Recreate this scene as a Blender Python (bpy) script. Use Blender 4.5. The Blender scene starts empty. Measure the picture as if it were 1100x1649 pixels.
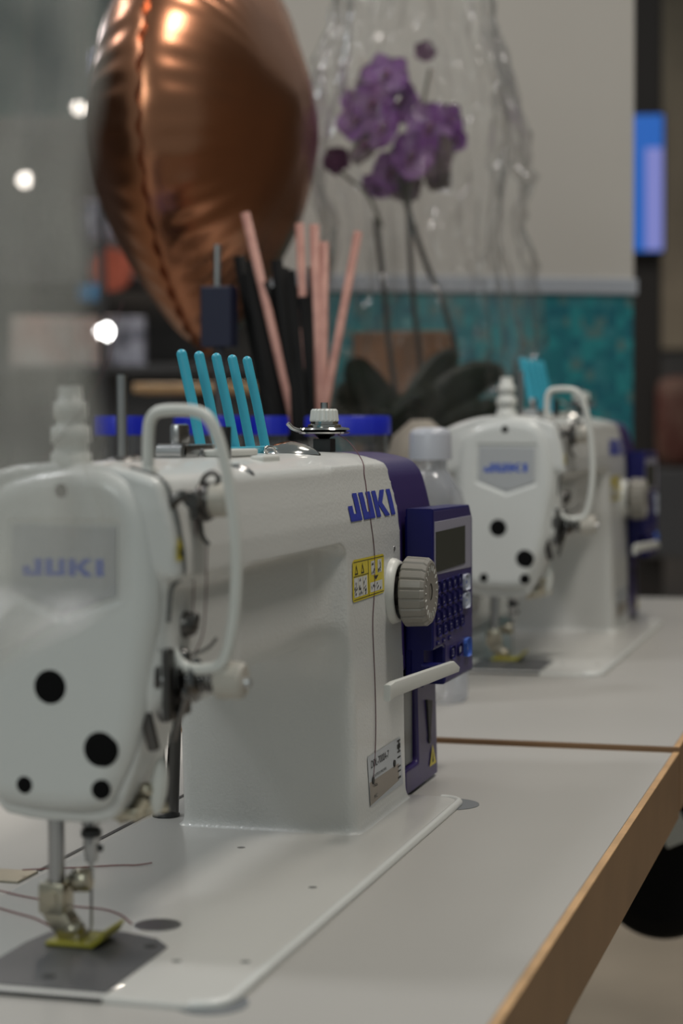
import bpy, bmesh, math, random
import numpy as np
from mathutils import Vector, Matrix, noise
random.seed(4)
PI = math.pi
SC = bpy.context.scene
COL = SC.collection
TZ = 0.75            # metres: height of the sewing machine bed
# ------------------------------------------------------------------ camera
cam = bpy.data.cameras.new('camera'); cam_o = bpy.data.objects.new('camera', cam); COL.objects.link(cam_o)
cam.sensor_fit = 'VERTICAL'; cam.sensor_height = 36.0; cam.sensor_width = 24.0
cam.lens = 67.9
cam.clip_start = 0.02; cam.clip_end = 60
_r = Vector((0.27538482, -0.96132409, -0.00438096)); _u = Vector((0.04336943, 0.007871, 0.9990281)); _w = Vector((0.9603553, 0.27530717, -0.04385963))
cam_o.matrix_world = Matrix(((_r.x, _u.x, -_w.x, -0.7546), (_r.y, _u.y, -_w.y, -0.2685), (_r.z, _u.z, -_w.z, 0.2424 + TZ), (0, 0, 0, 1)))
cam.dof.use_dof = True; cam.dof.focus_distance = 1.20; cam.dof.aperture_fstop = 6.0; cam.dof.aperture_blades = 0
SC.camera = cam_o
# ------------------------------------------------------------------ view, world, lights
SC.view_settings.view_transform = 'Standard'; SC.view_settings.look = 'None'
SC.view_settings.gamma = 1.0; SC.view_settings.exposure = -0.08; SC.view_settings.use_curve_mapping = False
wd = bpy.data.worlds.new('world'); SC.world = wd; wd.use_nodes = True
wd.node_tree.nodes['Background'].inputs[0].default_value = (0.80, 0.90, 0.90, 1)
wd.node_tree.nodes['Background'].inputs[1].default_value = 0.25
def area(name, loc, size, power, color, target=None, sy=None):
    l = bpy.data.lights.new(name, 'AREA'); l.energy = power; l.color = color; l.size = size
    if sy: l.shape = 'RECTANGLE'; l.size_y = sy
    o = bpy.data.objects.new(name, l); COL.objects.link(o); o.location = loc
    d = Vector(target if target else (loc[0], loc[1], 0)) - Vector(loc)
    o.rotation_euler = d.to_track_quat('-Z', 'Y').to_euler()
    return o
area('ceiling_or_fill_light', (0.45, -0.62, 2.75), 0.34, 20, (1.0, 0.94, 0.87))
area('ceiling_or_fill_light', (2.2, -0.2, 2.9), 0.5, 16, (1.0, 0.92, 0.82))
area('ceiling_or_fill_light', (0.0, 1.25, 2.7), 0.32, 15, (0.97, 0.98, 1.0))
area('ceiling_or_fill_light', (-2.6, 0.3, 2.5), 0.9, 17, (0.93, 1.0, 0.97), (0.3, 0.05, 0.75))  # added cool fill from behind the camera, no known fixture there
area('ceiling_or_fill_light', (2.0, 2.6, 2.9), 0.5, 14, (1.0, 0.95, 0.9))
area('ceiling_or_fill_light', (5.0, 1.9, 3.0), 0.6, 60, (1.0, 0.9, 0.78))
area('ceiling_or_fill_light', (5.5, 4.0, 3.0), 0.6, 24, (0.9, 0.95, 1.0))

# ------------------------------------------------------------------ materials
MATS = {}
def nd(nt, t, **kw):
    n = nt.nodes.new(t)
    for k, v in kw.items(): setattr(n, k, v)
    return n
def mat(name, col, rough=0.5, metal=0.0, bump=0.0, bscale=200.0, vary=0.0, vscale=20.0, coat=0.0, emit=None, estr=0.0, trans=0.0, spec=0.5, col2=None, detail=3):
    m = bpy.data.materials.new(name); m.use_nodes = True; nt = m.node_tree
    b = nt.nodes['Principled BSDF']; L = nt.links.new
    b.inputs['Base Color'].default_value = (*col, 1); b.inputs['Roughness'].default_value = rough
    b.inputs['Metallic'].default_value = metal; b.inputs['Coat Weight'].default_value = coat
    b.inputs['Specular IOR Level'].default_value = spec
    b.inputs['Transmission Weight'].default_value = trans
    if emit: b.inputs['Emission Color'].default_value = (*emit, 1); b.inputs['Emission Strength'].default_value = estr
    tc = nd(nt, 'ShaderNodeTexCoord')
    if vary > 0 or col2:
        n = nd(nt, 'ShaderNodeTexNoise'); n.inputs['Scale'].default_value = vscale; n.inputs['Detail'].default_value = detail
        L(tc.outputs['Object'], n.inputs['Vector'])
        mx = nd(nt, 'ShaderNodeMix', data_type='RGBA'); c2 = col2 if col2 else tuple(c * (1 - vary) for c in col)
        mx.inputs[6].default_value = (*col, 1); mx.inputs[7].default_value = (*c2, 1)
        r = nd(nt, 'ShaderNodeValToRGB'); r.color_ramp.elements[0].position = 0.4; r.color_ramp.elements[1].position = 0.62
        L(n.outputs['Fac'], r.inputs[0]); L(r.outputs[0], mx.inputs[0]); L(mx.outputs[2], b.inputs['Base Color'])
    if bump > 0:
        n = nd(nt, 'ShaderNodeTexNoise'); n.inputs['Scale'].default_value = bscale; n.inputs['Detail'].default_value = 2
        L(tc.outputs['Object'], n.inputs['Vector'])
        bp = nd(nt, 'ShaderNodeBump'); bp.inputs['Strength'].default_value = bump; bp.inputs['Distance'].default_value = 0.001
        L(n.outputs['Fac'], bp.inputs['Height']); L(bp.outputs[0], b.inputs['Normal'])
    MATS[name] = m; return m
mat('bed_enamel', (0.52, 0.51, 0.48), 0.32, bump=0.1, bscale=420, coat=0.2)
mat('enamel', (0.62, 0.62, 0.595), 0.32, bump=0.30, bscale=520, coat=0.25, vary=0.03, vscale=9)
mat('enamel_smooth', (0.62, 0.625, 0.60), 0.30, bump=0.05, bscale=300, coat=0.2)
mat('white_plastic', (0.62, 0.62, 0.58), 0.38, bump=0.05)
mat('beige_plastic', (0.25, 0.232, 0.205), 0.42, bump=0.08, bscale=300)
mat('beige_dark', (0.20, 0.185, 0.16), 0.5)
mat('navy', (0.030, 0.016, 0.105), 0.36, bump=0.08, bscale=700, spec=0.6)
mat('navy_face', (0.036, 0.028, 0.125), 0.42, bump=0.08, bscale=700)
mat('navy_dark', (0.006, 0.006, 0.09), 0.34, spec=0.3)
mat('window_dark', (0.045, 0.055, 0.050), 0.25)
mat('lilac', (0.30, 0.29, 0.36), 0.45)
mat('lcd', (0.060, 0.062, 0.050), 0.22, spec=0.6)
mat('button_navy', (0.012, 0.010, 0.09), 0.6, spec=0.2)
mat('button_blue', (0.05, 0.13, 0.50), 0.4)
mat('button_pale', (0.50, 0.53, 0.60), 0.4)
mat('chrome', (0.48, 0.47, 0.45), 0.14, 1.0)
mat('chrome_dark', (0.17, 0.165, 0.16), 0.2, 1.0)
mat('steel', (0.40, 0.40, 0.40), 0.28, 1.0)
mat('steel_warm', (0.46, 0.42, 0.33), 0.30, 1.0)
mat('dark_steel', (0.10, 0.095, 0.09), 0.32, 0.9)
mat('plate_steel', (0.13, 0.13, 0.135), 0.42, 0.55, bump=0.06, bscale=90)
mat('black', (0.008, 0.008, 0.008), 0.5)
mat('black_soft', (0.004, 0.004, 0.004), 0.7, spec=0.15)
mat('seam', (0.12, 0.12, 0.115), 0.7)
mat('badge_grey', (0.40, 0.41, 0.42), 0.35, 0.0)
mat('ivory', (0.46, 0.43, 0.375), 0.42)
mat('logo_blue', (0.03, 0.045, 0.32), 0.4)
mat('logo_badge', (0.015, 0.07, 0.42), 0.4)
mat('yellow', (0.62, 0.50, 0.02), 0.4)
mat('yellow_clear', (0.30, 0.27, 0.02), 0.35, spec=0.6)
mat('paper', (0.56, 0.56, 0.54), 0.6)
mat('paper_beige', (0.30, 0.26, 0.22), 0.55)
mat('ink', (0.02, 0.02, 0.02), 0.6)
mat('label_grey', (0.46, 0.48, 0.50), 0.45, 0.1)
mat('laminate', (0.40, 0.385, 0.36), 0.42, bump=0.04, bscale=60, vary=0.05, vscale=3.0)
mat('edge_wood', (0.27, 0.155, 0.075), 0.48, bump=0.1, bscale=80, vary=0.15, vscale=14)
mat('edge_top', (0.60, 0.36, 0.17), 0.4, vary=0.2, vscale=40)
mat('turquoise', (0.045, 0.37, 0.50), 0.38, bump=0.06, bscale=400)
mat('lid_blue', (0.008, 0.018, 0.42), 0.4)
mat('copper', (0.43, 0.19, 0.105), 0.27, 1.0, bump=0.2, bscale=10)
mat('plug', (0.006, 0.006, 0.006), 0.9, spec=0.1)
mat('pink_paper', (0.46, 0.24, 0.19), 0.6, col2=(0.37, 0.18, 0.145), vscale=60)
mat('navy_box', (0.006, 0.008, 0.028), 0.5)
mat('petal', (0.27, 0.075, 0.37), 0.5, col2=(0.42, 0.24, 0.48), vscale=28)
mat('petal_pale', (0.30, 0.22, 0.27), 0.5, col2=(0.22, 0.17, 0.16), vscale=30)
mat('petal_dark', (0.12, 0.03, 0.10), 0.5)
mat('stem', (0.035, 0.032, 0.028), 0.6)
mat('green_stem', (0.09, 0.09, 0.065), 0.6)
mat('leaf', (0.018, 0.032, 0.014), 0.35, vary=0.4, vscale=15)
mat('box_brown', (0.24, 0.10, 0.035), 0.6, vary=0.3, vscale=9)
mat('pot_dark', (0.02, 0.018, 0.017), 0.5)
mat('beige_cloth', (0.34, 0.30, 0.25), 0.8, vary=0.2, vscale=15)
mat('partition', (0.50, 0.47, 0.43), 0.65, vary=0.03, vscale=2)
mat('ledge', (0.36, 0.38, 0.42), 0.5)
mat('pillar', (0.014, 0.010, 0.009), 0.55)
mat('floor_tan', (0.34, 0.29, 0.23), 0.35, vary=0.15, vscale=2.5)
mat('wall_dark', (0.045, 0.045, 0.048), 0.7, col2=(0.10, 0.085, 0.075), vscale=1.3)
mat('wall_beige', (0.28, 0.23, 0.17), 0.7, vary=0.3, vscale=2)
mat('teal_glass', (0.010, 0.060, 0.085), 0.3, col2=(0.02, 0.11, 0.10), vscale=3)
mat('carton_pink', (0.70, 0.50, 0.45), 0.6, col2=(0.75, 0.70, 0.66), vscale=8)
mat('red_orange', (0.60, 0.12, 0.06), 0.5, vary=0.2)
mat('sky_plastic', (0.02, 0.20, 0.45), 0.4)
mat('pale_sign', (0.40, 0.40, 0.48), 0.5, col2=(0.12, 0.12, 0.16), vscale=22)
mat('shelf_grey', (0.06, 0.06, 0.066), 0.6)
mat('bag_red', (0.10, 0.03, 0.022), 0.7, col2=(0.20, 0.12, 0.09), vscale=7)
mat('screen_blue', (0.0, 0.0, 0.0), 0.4, emit=(0.008, 0.12, 0.50), estr=0.9)
mat('screen_pale', (0.0, 0.0, 0.0), 0.4, emit=(0.20, 0.22, 0.55), estr=1.0)
mat('lamp', (1, 1, 1), 0.4, emit=(1.0, 0.98, 0.95), estr=18)
mat('lamp_soft', (1, 1, 1), 0.4, emit=(1.0, 0.9, 0.8), estr=5)
mat('light_panel', (1, 1, 1), 0.4, emit=(0.45, 0.45, 0.9), estr=0.9)
mat('thread', (0.20, 0.06, 0.06), 0.7)
mat('thread_dark', (0.10, 0.04, 0.05), 0.7)
mat('green_grey', (0.30, 0.32, 0.31), 0.4)
mat('cap_grey', (0.42, 0.43, 0.47), 0.35)
mat('recess_grey', (0.15, 0.16, 0.17), 0.6)
def mosaic():
    m = bpy.data.materials.new('mosaic'); m.use_nodes = True; nt = m.node_tree; b = nt.nodes['Principled BSDF']; L = nt.links.new
    tc = nd(nt, 'ShaderNodeTexCoord'); v = nd(nt, 'ShaderNodeTexVoronoi', distance='CHEBYCHEV'); v.inputs['Scale'].default_value = 62; v.inputs['Randomness'].default_value = 0.35
    L(tc.outputs['Object'], v.inputs['Vector']); r = nd(nt, 'ShaderNodeValToRGB'); r.color_ramp.interpolation = 'CONSTANT'
    els = r.color_ramp.elements; els[0].color = (0.012, 0.16, 0.19, 1); els[1].position = 0.3; els[1].color = (0.02, 0.23, 0.25, 1)
    e = els.new(0.55); e.color = (0.010, 0.13, 0.17, 1); e = els.new(0.72); e.color = (0.08, 0.18, 0.18, 1); e = els.new(0.86); e.color = (0.03, 0.19, 0.22, 1)
    sp = nd(nt, 'ShaderNodeSeparateColor'); L(v.outputs['Color'], sp.inputs[0]); L(sp.outputs[0], r.inputs[0]); L(r.outputs[0], b.inputs['Base Color'])
    b.inputs['Roughness'].default_value = 0.3; MATS['mosaic'] = m
mosaic()
def film(name, opac, tint=(0.75, 0.76, 0.74), gl=0.35, scale=9.0, rough=0.12, lo=0.35, hi=0.75):
    m = bpy.data.materials.new(name); m.use_nodes = True; nt = m.node_tree; L = nt.links.new
    nt.nodes.remove(nt.nodes['Principled BSDF']); out = nt.nodes['Material Output']
    tr = nd(nt, 'ShaderNodeBsdfTransparent'); tr.inputs[0].default_value = (0.995, 0.995, 0.995, 1)
    df = nd(nt, 'ShaderNodeBsdfTranslucent'); df.inputs[0].default_value = (*tint, 1)
    d2 = nd(nt, 'ShaderNodeBsdfDiffuse'); d2.inputs[0].default_value = (*tint, 1)
    m0 = nd(nt, 'ShaderNodeMixShader'); m0.inputs[0].default_value = 0.5; L(df.outputs[0], m0.inputs[1]); L(d2.outputs[0], m0.inputs[2])
    g = nd(nt, 'ShaderNodeBsdfGlossy'); g.inputs['Roughness'].default_value = rough
    tc = nd(nt, 'ShaderNodeTexCoord'); n = nd(nt, 'ShaderNodeTexNoise'); n.inputs['Scale'].default_value = scale; n.inputs['Detail'].default_value = 3
    L(tc.outputs['Object'], n.inputs['Vector'])
    mr = nd(nt, 'ShaderNodeMapRange'); mr.inputs[1].default_value = lo; mr.inputs[2].default_value = hi; mr.inputs[3].default_value = opac * 0.18; mr.inputs[4].default_value = opac
    L(n.outputs['Fac'], mr.inputs[0])
    m1 = nd(nt, 'ShaderNodeMixShader'); L(mr.outputs[0], m1.inputs[0]); L(tr.outputs[0], m1.inputs[1]); L(m0.outputs[0], m1.inputs[2])
    fr = nd(nt, 'ShaderNodeLayerWeight'); fr.inputs[0].default_value = gl
    m2 = nd(nt, 'ShaderNodeMixShader'); mn = nd(nt, 'ShaderNodeMath', operation='MINIMUM'); mn.inputs[1].default_value = 0.28; L(fr.outputs['Fresnel'], mn.inputs[0]); L(mn.outputs[0], m2.inputs[0]); L(m1.outputs[0], m2.inputs[1]); L(g.outputs[0], m2.inputs[2])
    L(m2.outputs[0], out.inputs[0]); MATS[name] = m
film('cellophane', 0.09, gl=0.25, scale=14, rough=0.14)
film('cellophane_near', 0.45, tint=(0.60, 0.60, 0.56), gl=0.14, scale=26, rough=0.22, lo=0.38, hi=0.66)
film('clear_glass', 0.06, gl=0.35, scale=6, rough=0.05)
film('clear_plastic', 0.70, gl=0.35, scale=9, rough=0.08, tint=(0.7, 0.73, 0.8))

# ------------------------------------------------------------------ mesh helpers (all shapes are written in millimetres, z = 0 at the machine bed)
class MB:
    def __init__(s): s.bm = bmesh.new(); s.sm = []
    def add(s, verts, faces, smooth=False):
        vs = [s.bm.verts.new(v) for v in verts]
        for f in faces:
            try:
                fc = s.bm.faces.new([vs[i] for i in f]); fc.smooth = smooth
            except ValueError: pass
        return s
    def merge(s, other, M=None):
        me = bpy.data.meshes.new('t'); other.to_mesh(me)
        if M is not None: me.transform(M)
        s.bm.from_mesh(me); bpy.data.meshes.remove(me); other.free(); return s
    def box(s, c, d, bev=0.0, rot=None, seg=2):
        b = bmesh.new(); bmesh.ops.create_cube(b, size=1.0)
        bmesh.ops.scale(b, vec=Vector(d), verts=b.verts)
        if bev > 0:
            bmesh.ops.bevel(b, geom=list(b.edges), offset=bev, segments=seg, affect='EDGES', profile=0.5)
            for f in b.faces: f.smooth = False
        M = Matrix.Translation(Vector(c))
        if rot: M = M @ rot.to_4x4()
        return s.merge(b, M)
    def cyl(s, p0, p1, r0, r1=None, seg=28, smooth=True, caps=True):
        r1 = r0 if r1 is None else r1
        return s.lathe([(0, r0), (1, r1)], p0, p1, seg, smooth, caps)
    def lathe(s, prof, p0, p1, seg=32, smooth=True, caps=True):
        # prof: (t along p0->p1 as 0..1, radius)
        p0 = Vector(p0); p1 = Vector(p1); ax = (p1 - p0); L = ax.length; a = ax.normalized()
        q = a.orthogonal().normalized(); w = a.cross(q)
        vs = []; fs = []
        for t, r in prof:
            for k in range(seg):
                th = 2 * PI * k / seg; vs.append(p0 + ax * t + (q * math.cos(th) + w * math.sin(th)) * r)
        n = len(prof)
        for i in range(n - 1):
            for k in range(seg):
                k2 = (k + 1) % seg; fs.append((i * seg + k, i * seg + k2, (i + 1) * seg + k2, (i + 1) * seg + k))
        s.add(vs, fs, smooth)
        if caps:
            s.add(vs[:seg], [tuple(reversed(range(seg)))]); s.add(vs[-seg:], [tuple(range(seg))])
        return s
    def tube(s, pts, r, seg=12, cyclic=False, smoothpath=0, radii=None):
        P = [Vector(p) for p in pts]
        R = radii[:] if radii else [r] * len(P)
        for _ in range(smoothpath):
            Q = [P[0]]; RR = [R[0]]
            for i in range(len(P) - 1):
                Q += [P[i] * .75 + P[i + 1] * .25, P[i] * .25 + P[i + 1] * .75]; RR += [R[i] * .75 + R[i + 1] * .25, R[i] * .25 + R[i + 1] * .75]
            Q.append(P[-1]); RR.append(R[-1]); P = Q; R = RR
        vs = []; fs = []; n = len(P); up = None
        for i in range(n):
            t = (P[min(i + 1, n - 1)] - P[max(i - 1, 0)])
            t = t.normalized() if t.length > 1e-9 else Vector((0, 0, 1))
            if up is None: up = t.orthogonal().normalized()
            up = (up - t * up.dot(t)).normalized(); w = t.cross(up)
            for k in range(seg):
                th = 2 * PI * k / seg; vs.append(P[i] + (up * math.cos(th) + w * math.sin(th)) * R[i])
        for i in range(n - 1):
            for k in range(seg):
                k2 = (k + 1) % seg; fs.append((i * seg + k, i * seg + k2, (i + 1) * seg + k2, (i + 1) * seg + k))
        s.add(vs, fs, True)
        s.add(vs[:seg], [tuple(reversed(range(seg)))]); s.add(vs[-seg:], [tuple(range(seg))])
        return s
    def prism(s, poly, f0, f1, bev=0.0, seg=2):
        # poly: 2D outline, f0/f1 map a 2D point to the two end faces
        b = bmesh.new(); n = len(poly)
        a = [b.verts.new(f0(*p)) for p in poly]; c = [b.verts.new(f1(*p)) for p in poly]
        b.faces.new(a); b.faces.new(list(reversed(c)))
        for i in range(n): b.faces.new((a[i], c[i], c[(i + 1) % n], a[(i + 1) % n]))
        bmesh.ops.recalc_face_normals(b, faces=b.faces)
        if bev > 0:
            es = [e for e in b.edges if not ((e.verts[0] in a) ^ (e.verts[1] in a))]
            bmesh.ops.bevel(b, geom=es, offset=bev, segments=seg, affect='EDGES', profile=0.5)
        return s.merge(b)
    def ball(s, c, r, seg=20, rings=12, rot=None):
        b = bmesh.new(); bmesh.ops.create_uvsphere(b, u_segments=seg, v_segments=rings, radius=1)
        for f in b.faces: f.smooth = True
        d = Vector(r) if hasattr(r, '__len__') else Vector((r, r, r))
        M = Matrix.Translation(Vector(c)) @ (rot.to_4x4() if rot else Matrix()) @ Matrix.Diagonal((*d, 1))
        return s.merge(b, M)
    def build(s, name, m, parent=None, base=None, kind=None, autosmooth=None):
        return link(s.bm, name, m, parent, base, kind, autosmooth)
def S(p): return Vector((p[0] / 1000, p[1] / 1000, p[2] / 1000 + TZ))
BASE = {}
def link(bm, name, m, parent=None, base=None, kind=None, autosmooth=None, recalc=True):
    if recalc: bmesh.ops.recalc_face_normals(bm, faces=bm.faces)
    me = bpy.data.meshes.new(name); bm.to_mesh(me); bm.free()
    me.transform(Matrix.Translation((0, 0, TZ)) @ Matrix.Scale(0.001, 4))
    loc = Vector(BASE[parent.name]) if parent else (S(base) if base else Vector((0, 0, 0)))
    me.transform(Matrix.Translation(-loc))
    me.materials.append(MATS[m])
    if autosmooth is not None:
        me.polygons.foreach_set('use_smooth', [True] * len(me.polygons)); me.set_sharp_from_angle(angle=math.radians(autosmooth))
    me.update()
    o = bpy.data.objects.new(name, me); COL.objects.link(o)
    if parent: o.parent = parent
    else: o.location = loc
    BASE[o.name] = loc
    if kind: o['kind'] = kind
    return o
def thing(name, label, cat, base, group=None):
    o = bpy.data.objects.new(name, None); COL.objects.link(o); o.location = S(base); o.empty_display_size = 0.02
    BASE[o.name] = S(base); o['label'] = label; o['category'] = cat
    if group: o['group'] = group
    return o
def tag(o, label, cat, group=None):
    o['label'] = label; o['category'] = cat
    if group: o['group'] = group
    return o
def copy_tree(o, parent=None):
    c = o.copy(); COL.objects.link(c)
    if parent: c.parent = parent
    for ch in list(o.children): copy_tree(ch, c)
    return c
def text_bm(s, size, fx, spacing=1.0):
    # a line of text as a flat mesh; fx maps (u, v) in mm to a 3D point
    cu = bpy.data.curves.new('txt', 'FONT'); cu.body = s; cu.size = size; cu.space_character = spacing; cu.resolution_u = 3
    o = bpy.data.objects.new('txt', cu); COL.objects.link(o); dg = bpy.context.evaluated_depsgraph_get()
    me = bpy.data.meshes.new_from_object(o.evaluated_get(dg)); bm = bmesh.new(); bm.from_mesh(me)
    for v in bm.verts: v.co = Vector(fx(v.co.x, v.co.y))
    bpy.data.objects.remove(o); bpy.data.curves.remove(cu); bpy.data.meshes.remove(me)
    return bm

# surface nets over a signed distance function
def nets(f, lo, hi, h):
    xs = [np.arange(lo[i], hi[i] + h, h) for i in range(3)]
    X, Y, Z = np.meshgrid(*xs, indexing='ij'); V = f(X, Y, Z); n = V.shape
    c = [V[i:n[0] - 1 + i, j:n[1] - 1 + j, k:n[2] - 1 + k] for i in (0, 1) for j in (0, 1) for k in (0, 1)]
    neg = sum((a < 0).astype(int) for a in c); act = (neg > 0) & (neg < 8)
    acc = np.zeros(act.shape + (3,)); cnt = np.zeros(act.shape)
    corners = [(i, j, k) for i in (0, 1) for j in (0, 1) for k in (0, 1)]
    for a in range(8):
        for b in range(a + 1, 8):
            d = [abs(corners[a][q] - corners[b][q]) for q in range(3)]
            if sum(d) != 1: continue
            va, vb = c[a], c[b]; cr = (va < 0) != (vb < 0)
            t = np.where(cr, va / np.where(cr, va - vb, 1), 0)
            for q in range(3): acc[..., q] += np.where(cr, corners[a][q] + t * (corners[b][q] - corners[a][q]), 0)
            cnt += cr
    idx = -np.ones(act.shape, int); I = np.argwhere(act); idx[act] = np.arange(len(I))
    P = acc[act] / cnt[act][:, None]; P = (P + I) * h + np.array(lo)
    faces = []
    for ax in range(3):
        sl0 = [slice(1, -1)] * 3; sl0[ax] = slice(0, -1); sl1 = [slice(1, -1)] * 3; sl1[ax] = slice(1, None)
        a = V[tuple(sl0)] < 0; b = V[tuple(sl1)] < 0; cr = a != b
        K = np.argwhere(cr); flip = a[cr]
        off = np.ones(3, int); off[ax] = 0; K = K + off
        u, w = [(1, 2), (2, 0), (0, 1)][ax]
        def at(du, dw):
            Q = K.copy(); Q[:, u] -= du; Q[:, w] -= dw; return idx[Q[:, 0], Q[:, 1], Q[:, 2]]
        q = np.stack([at(1, 1), at(0, 1), at(0, 0), at(1, 0)], 1); q[~flip] = q[~flip][:, ::-1]; faces.append(q)
    return P, np.concatenate(faces)
def nets_obj(f, lo, hi, h, name, m, parent):
    P, F = nets(f, lo, hi, h)
    me = bpy.data.meshes.new(name); me.from_pydata(P.tolist(), [], F.tolist())
    me.transform(Matrix.Translation((0, 0, TZ)) @ Matrix.Scale(0.001, 4)); me.transform(Matrix.Translation(-BASE[parent.name]))
    me.polygons.foreach_set('use_smooth', [True] * len(me.polygons)); me.materials.append(MATS[m]); me.update()
    o = bpy.data.objects.new(name, me); COL.objects.link(o); o.parent = parent; BASE[o.name] = BASE[parent.name]
    return o
def rbox(X, Y, Z, b, r):
    cx, cy, cz = (b[0] + b[1]) / 2, (b[2] + b[3]) / 2, (b[4] + b[5]) / 2
    dx = np.abs(X - cx) - (b[1] - b[0]) / 2 + r; dy = np.abs(Y - cy) - (b[3] - b[2]) / 2 + r; dz = np.abs(Z - cz) - (b[5] - b[4]) / 2 + r
    return np.sqrt(np.maximum(dx, 0) ** 2 + np.maximum(dy, 0) ** 2 + np.maximum(dz, 0) ** 2) + np.minimum(np.maximum(np.maximum(dx, dy), dz), 0) - r
def smin(a, b, k):
    h = np.clip(0.5 + 0.5 * (b - a) / k, 0, 1); return b * (1 - h) + a * h - k * h * (1 - h)
def poly2(Y, Z, pts):
    d = np.full(Y.shape, 1e9); inside = np.zeros(Y.shape, bool); n = len(pts)
    for i in range(n):
        (ax, ay), (bx, by) = pts[i], pts[(i + 1) % n]
        ex, ey = bx - ax, by - ay; wx, wy = Y - ax, Z - ay
        t = np.clip((wx * ex + wy * ey) / (ex * ex + ey * ey), 0, 1)
        d = np.minimum(d, (wx - t * ex) ** 2 + (wy - t * ey) ** 2)
        if ay != by: inside ^= ((ay > Z) != (by > Z)) & (Y < (bx - ax) * (Z - ay) / (by - ay) + ax)
    d = np.sqrt(d); return np.where(inside, -d, d)
def smooth_poly(pts, it=2):
    for _ in range(it):
        q = []
        for i in range(len(pts)):
            a, b = pts[i], pts[(i + 1) % len(pts)]
            q += [(a[0] * .75 + b[0] * .25, a[1] * .75 + b[1] * .25), (a[0] * .25 + b[0] * .75, a[1] * .25 + b[1] * .75)]
        pts = q
    return pts
# ------------------------------------------------------------------ the room
def slab(name, m, p, d, bev=0, rotz=0, kind='structure'):
    b = MB(); b.box((0, 0, 0), d, bev)
    bmesh.ops.rotate(b.bm, verts=b.bm.verts, cent=(0, 0, 0), matrix=Matrix.Rotation(rotz, 3, 'Z'))
    bmesh.ops.translate(b.bm, verts=b.bm.verts, vec=p)
    return b.build(name, m, None, (p[0], p[1], p[2]), kind)
slab('floor', 'floor_tan', (3000, 1500, -760), (11000, 9000, 20))
slab('wall_back', 'wall_dark', (8400, 1500, 900), (100, 9000, 3300))
slab('wall_left', 'wall_dark', (3000, 5950, 900), (10800, 100, 3300))
slab('wall_right', 'wall_beige', (4500, -2900, 900), (7800, 100, 3300))
slab('trim_1', 'wall_beige', (8330, -400, 1550), (30, 2600, 1900))
slab('trim_2', 'teal_glass', (8330, 3700, 1500), (30, 2200, 2000))

# ------------------------------------------------------------------ tables
YF = -112.0
def table(name, label, x0, x1, zt, base):
    t = thing(name, label, 'table', base)
    MB().box(((x0 + x1) / 2, (YF + 470) / 2 + 1, zt - 24.0), (x1 - x0 - 4, 470 - YF - 3, 48), 0).build('table_top', 'laminate', t)
    e = MB()
    e.box(((x0 + x1) / 2, YF - 1, zt - 24.6), (x1 - x0, 3, 48.8), 0.0)
    e.box((x0 + 1, (YF + 470) / 2, zt - 24.6), (2.4, 470 - YF, 48.8), 0.0)
    e.box((x1 - 1, (YF + 470) / 2, zt - 24.6), (2.4, 470 - YF, 48.8), 0.0)
    eo = e.build('edge_band', 'edge_wood', t)
    MB().box(((x0 + x1) / 2, YF - 0.2, zt + 0.05), (x1 - x0, 4.6, 0.7), 0.3).build('edge_rim', 'edge_top', t)
    for x in (x0 + 60, x1 - 60):
        MB().box((x, YF + (150 if x < 1500 else 300), (zt - 48 - 750) / 2), (40, 30, 702 + zt), 2).build('leg', 'green_grey', t)
        MB().box((x, 410, (zt - 48 - 750) / 2), (40, 30, 702 + zt), 2).build('leg', 'green_grey', t)
    MB().box(((x0 + x1) / 2, 410, -330), (x1 - x0 - 160, 20, 60), 2).build('cross_bar', 'green_grey', t)
    return t
t1 = table('sewing_table', 'pale laminate sewing table with tan wooden edge under the nearest sewing machine', -420, 700.5, -3, (140, 180, -750))
t2 = table('sewing_table', 'pale laminate sewing table with tan edge standing behind the seam, under the farther machine', 703.5, 1980, 0.7, (1340, 180, -750))
for (cx, cy) in ((463, 8), (12, 10)):
    MB().cyl((cx, cy, -3.2), (cx, cy, -2.6), 19 if cx > 100 else 16, seg=40, smooth=False).build('corner_recess', 'recess_grey', t1)

# ------------------------------------------------------------------ sewing machine
m1 = thing('sewing_machine', 'nearest white and navy industrial sewing machine, in focus in the foreground', 'sewing machine', (238, 90, 0), 'industrial sewing machines on the tables')
ZT = [-20, 0, 75, 115, 155, 175, 187, 199, 209, 216, 219.5, 235]; YT = [38, 38, 39.5, 40.6, 41.6, 41.9, 42.8, 45.6, 48.5, 50.2, 51.0, 53]
def fy(z): return float(np.interp(z, ZT, YT))
def body(X, Y, Z):
    Yp = Y - (np.interp(Z, ZT, YT) - 38.0)
    Zp = Z + 9.0 * np.clip((np.abs(Y - 98) - 8) / 42, 0, 2) ** 2
    up = rbox(X, Yp, Zp, (60, 600, 38, 152, 184, 226.5), 3.5)
    lowarm = rbox(X, Y, Z, (70, 420, 54, 146, 112, 206), 18)
    neck = rbox(X, Y, Z, (62, 168, 49, 148, 110, 214), 12)
    colm = rbox(X, Yp, Z, (343, 600, 38, 149, -40, 214), 7)
    a = smin(lowarm, colm, 34); a = smin(a, neck, 16); a = smin(a, up, 10)
    head = np.maximum(poly2(Y, Z, HEAD), np.maximum(64.5 - X, X - 104)); head = smin(head, a, 5)
    head = np.maximum(head, np.where((X > 150) & (Z > 6), 38.0 - Yp, -99))
    foot = np.maximum(Z + 1.0, np.maximum(np.maximum(300 - X, X - 474), np.maximum(20 - Y, Y - 160))); head = smin(head, foot, 7)
    return np.maximum(np.maximum(head, X - 466.5), np.maximum(-Z - 6, Zp - 226.6))
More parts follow.
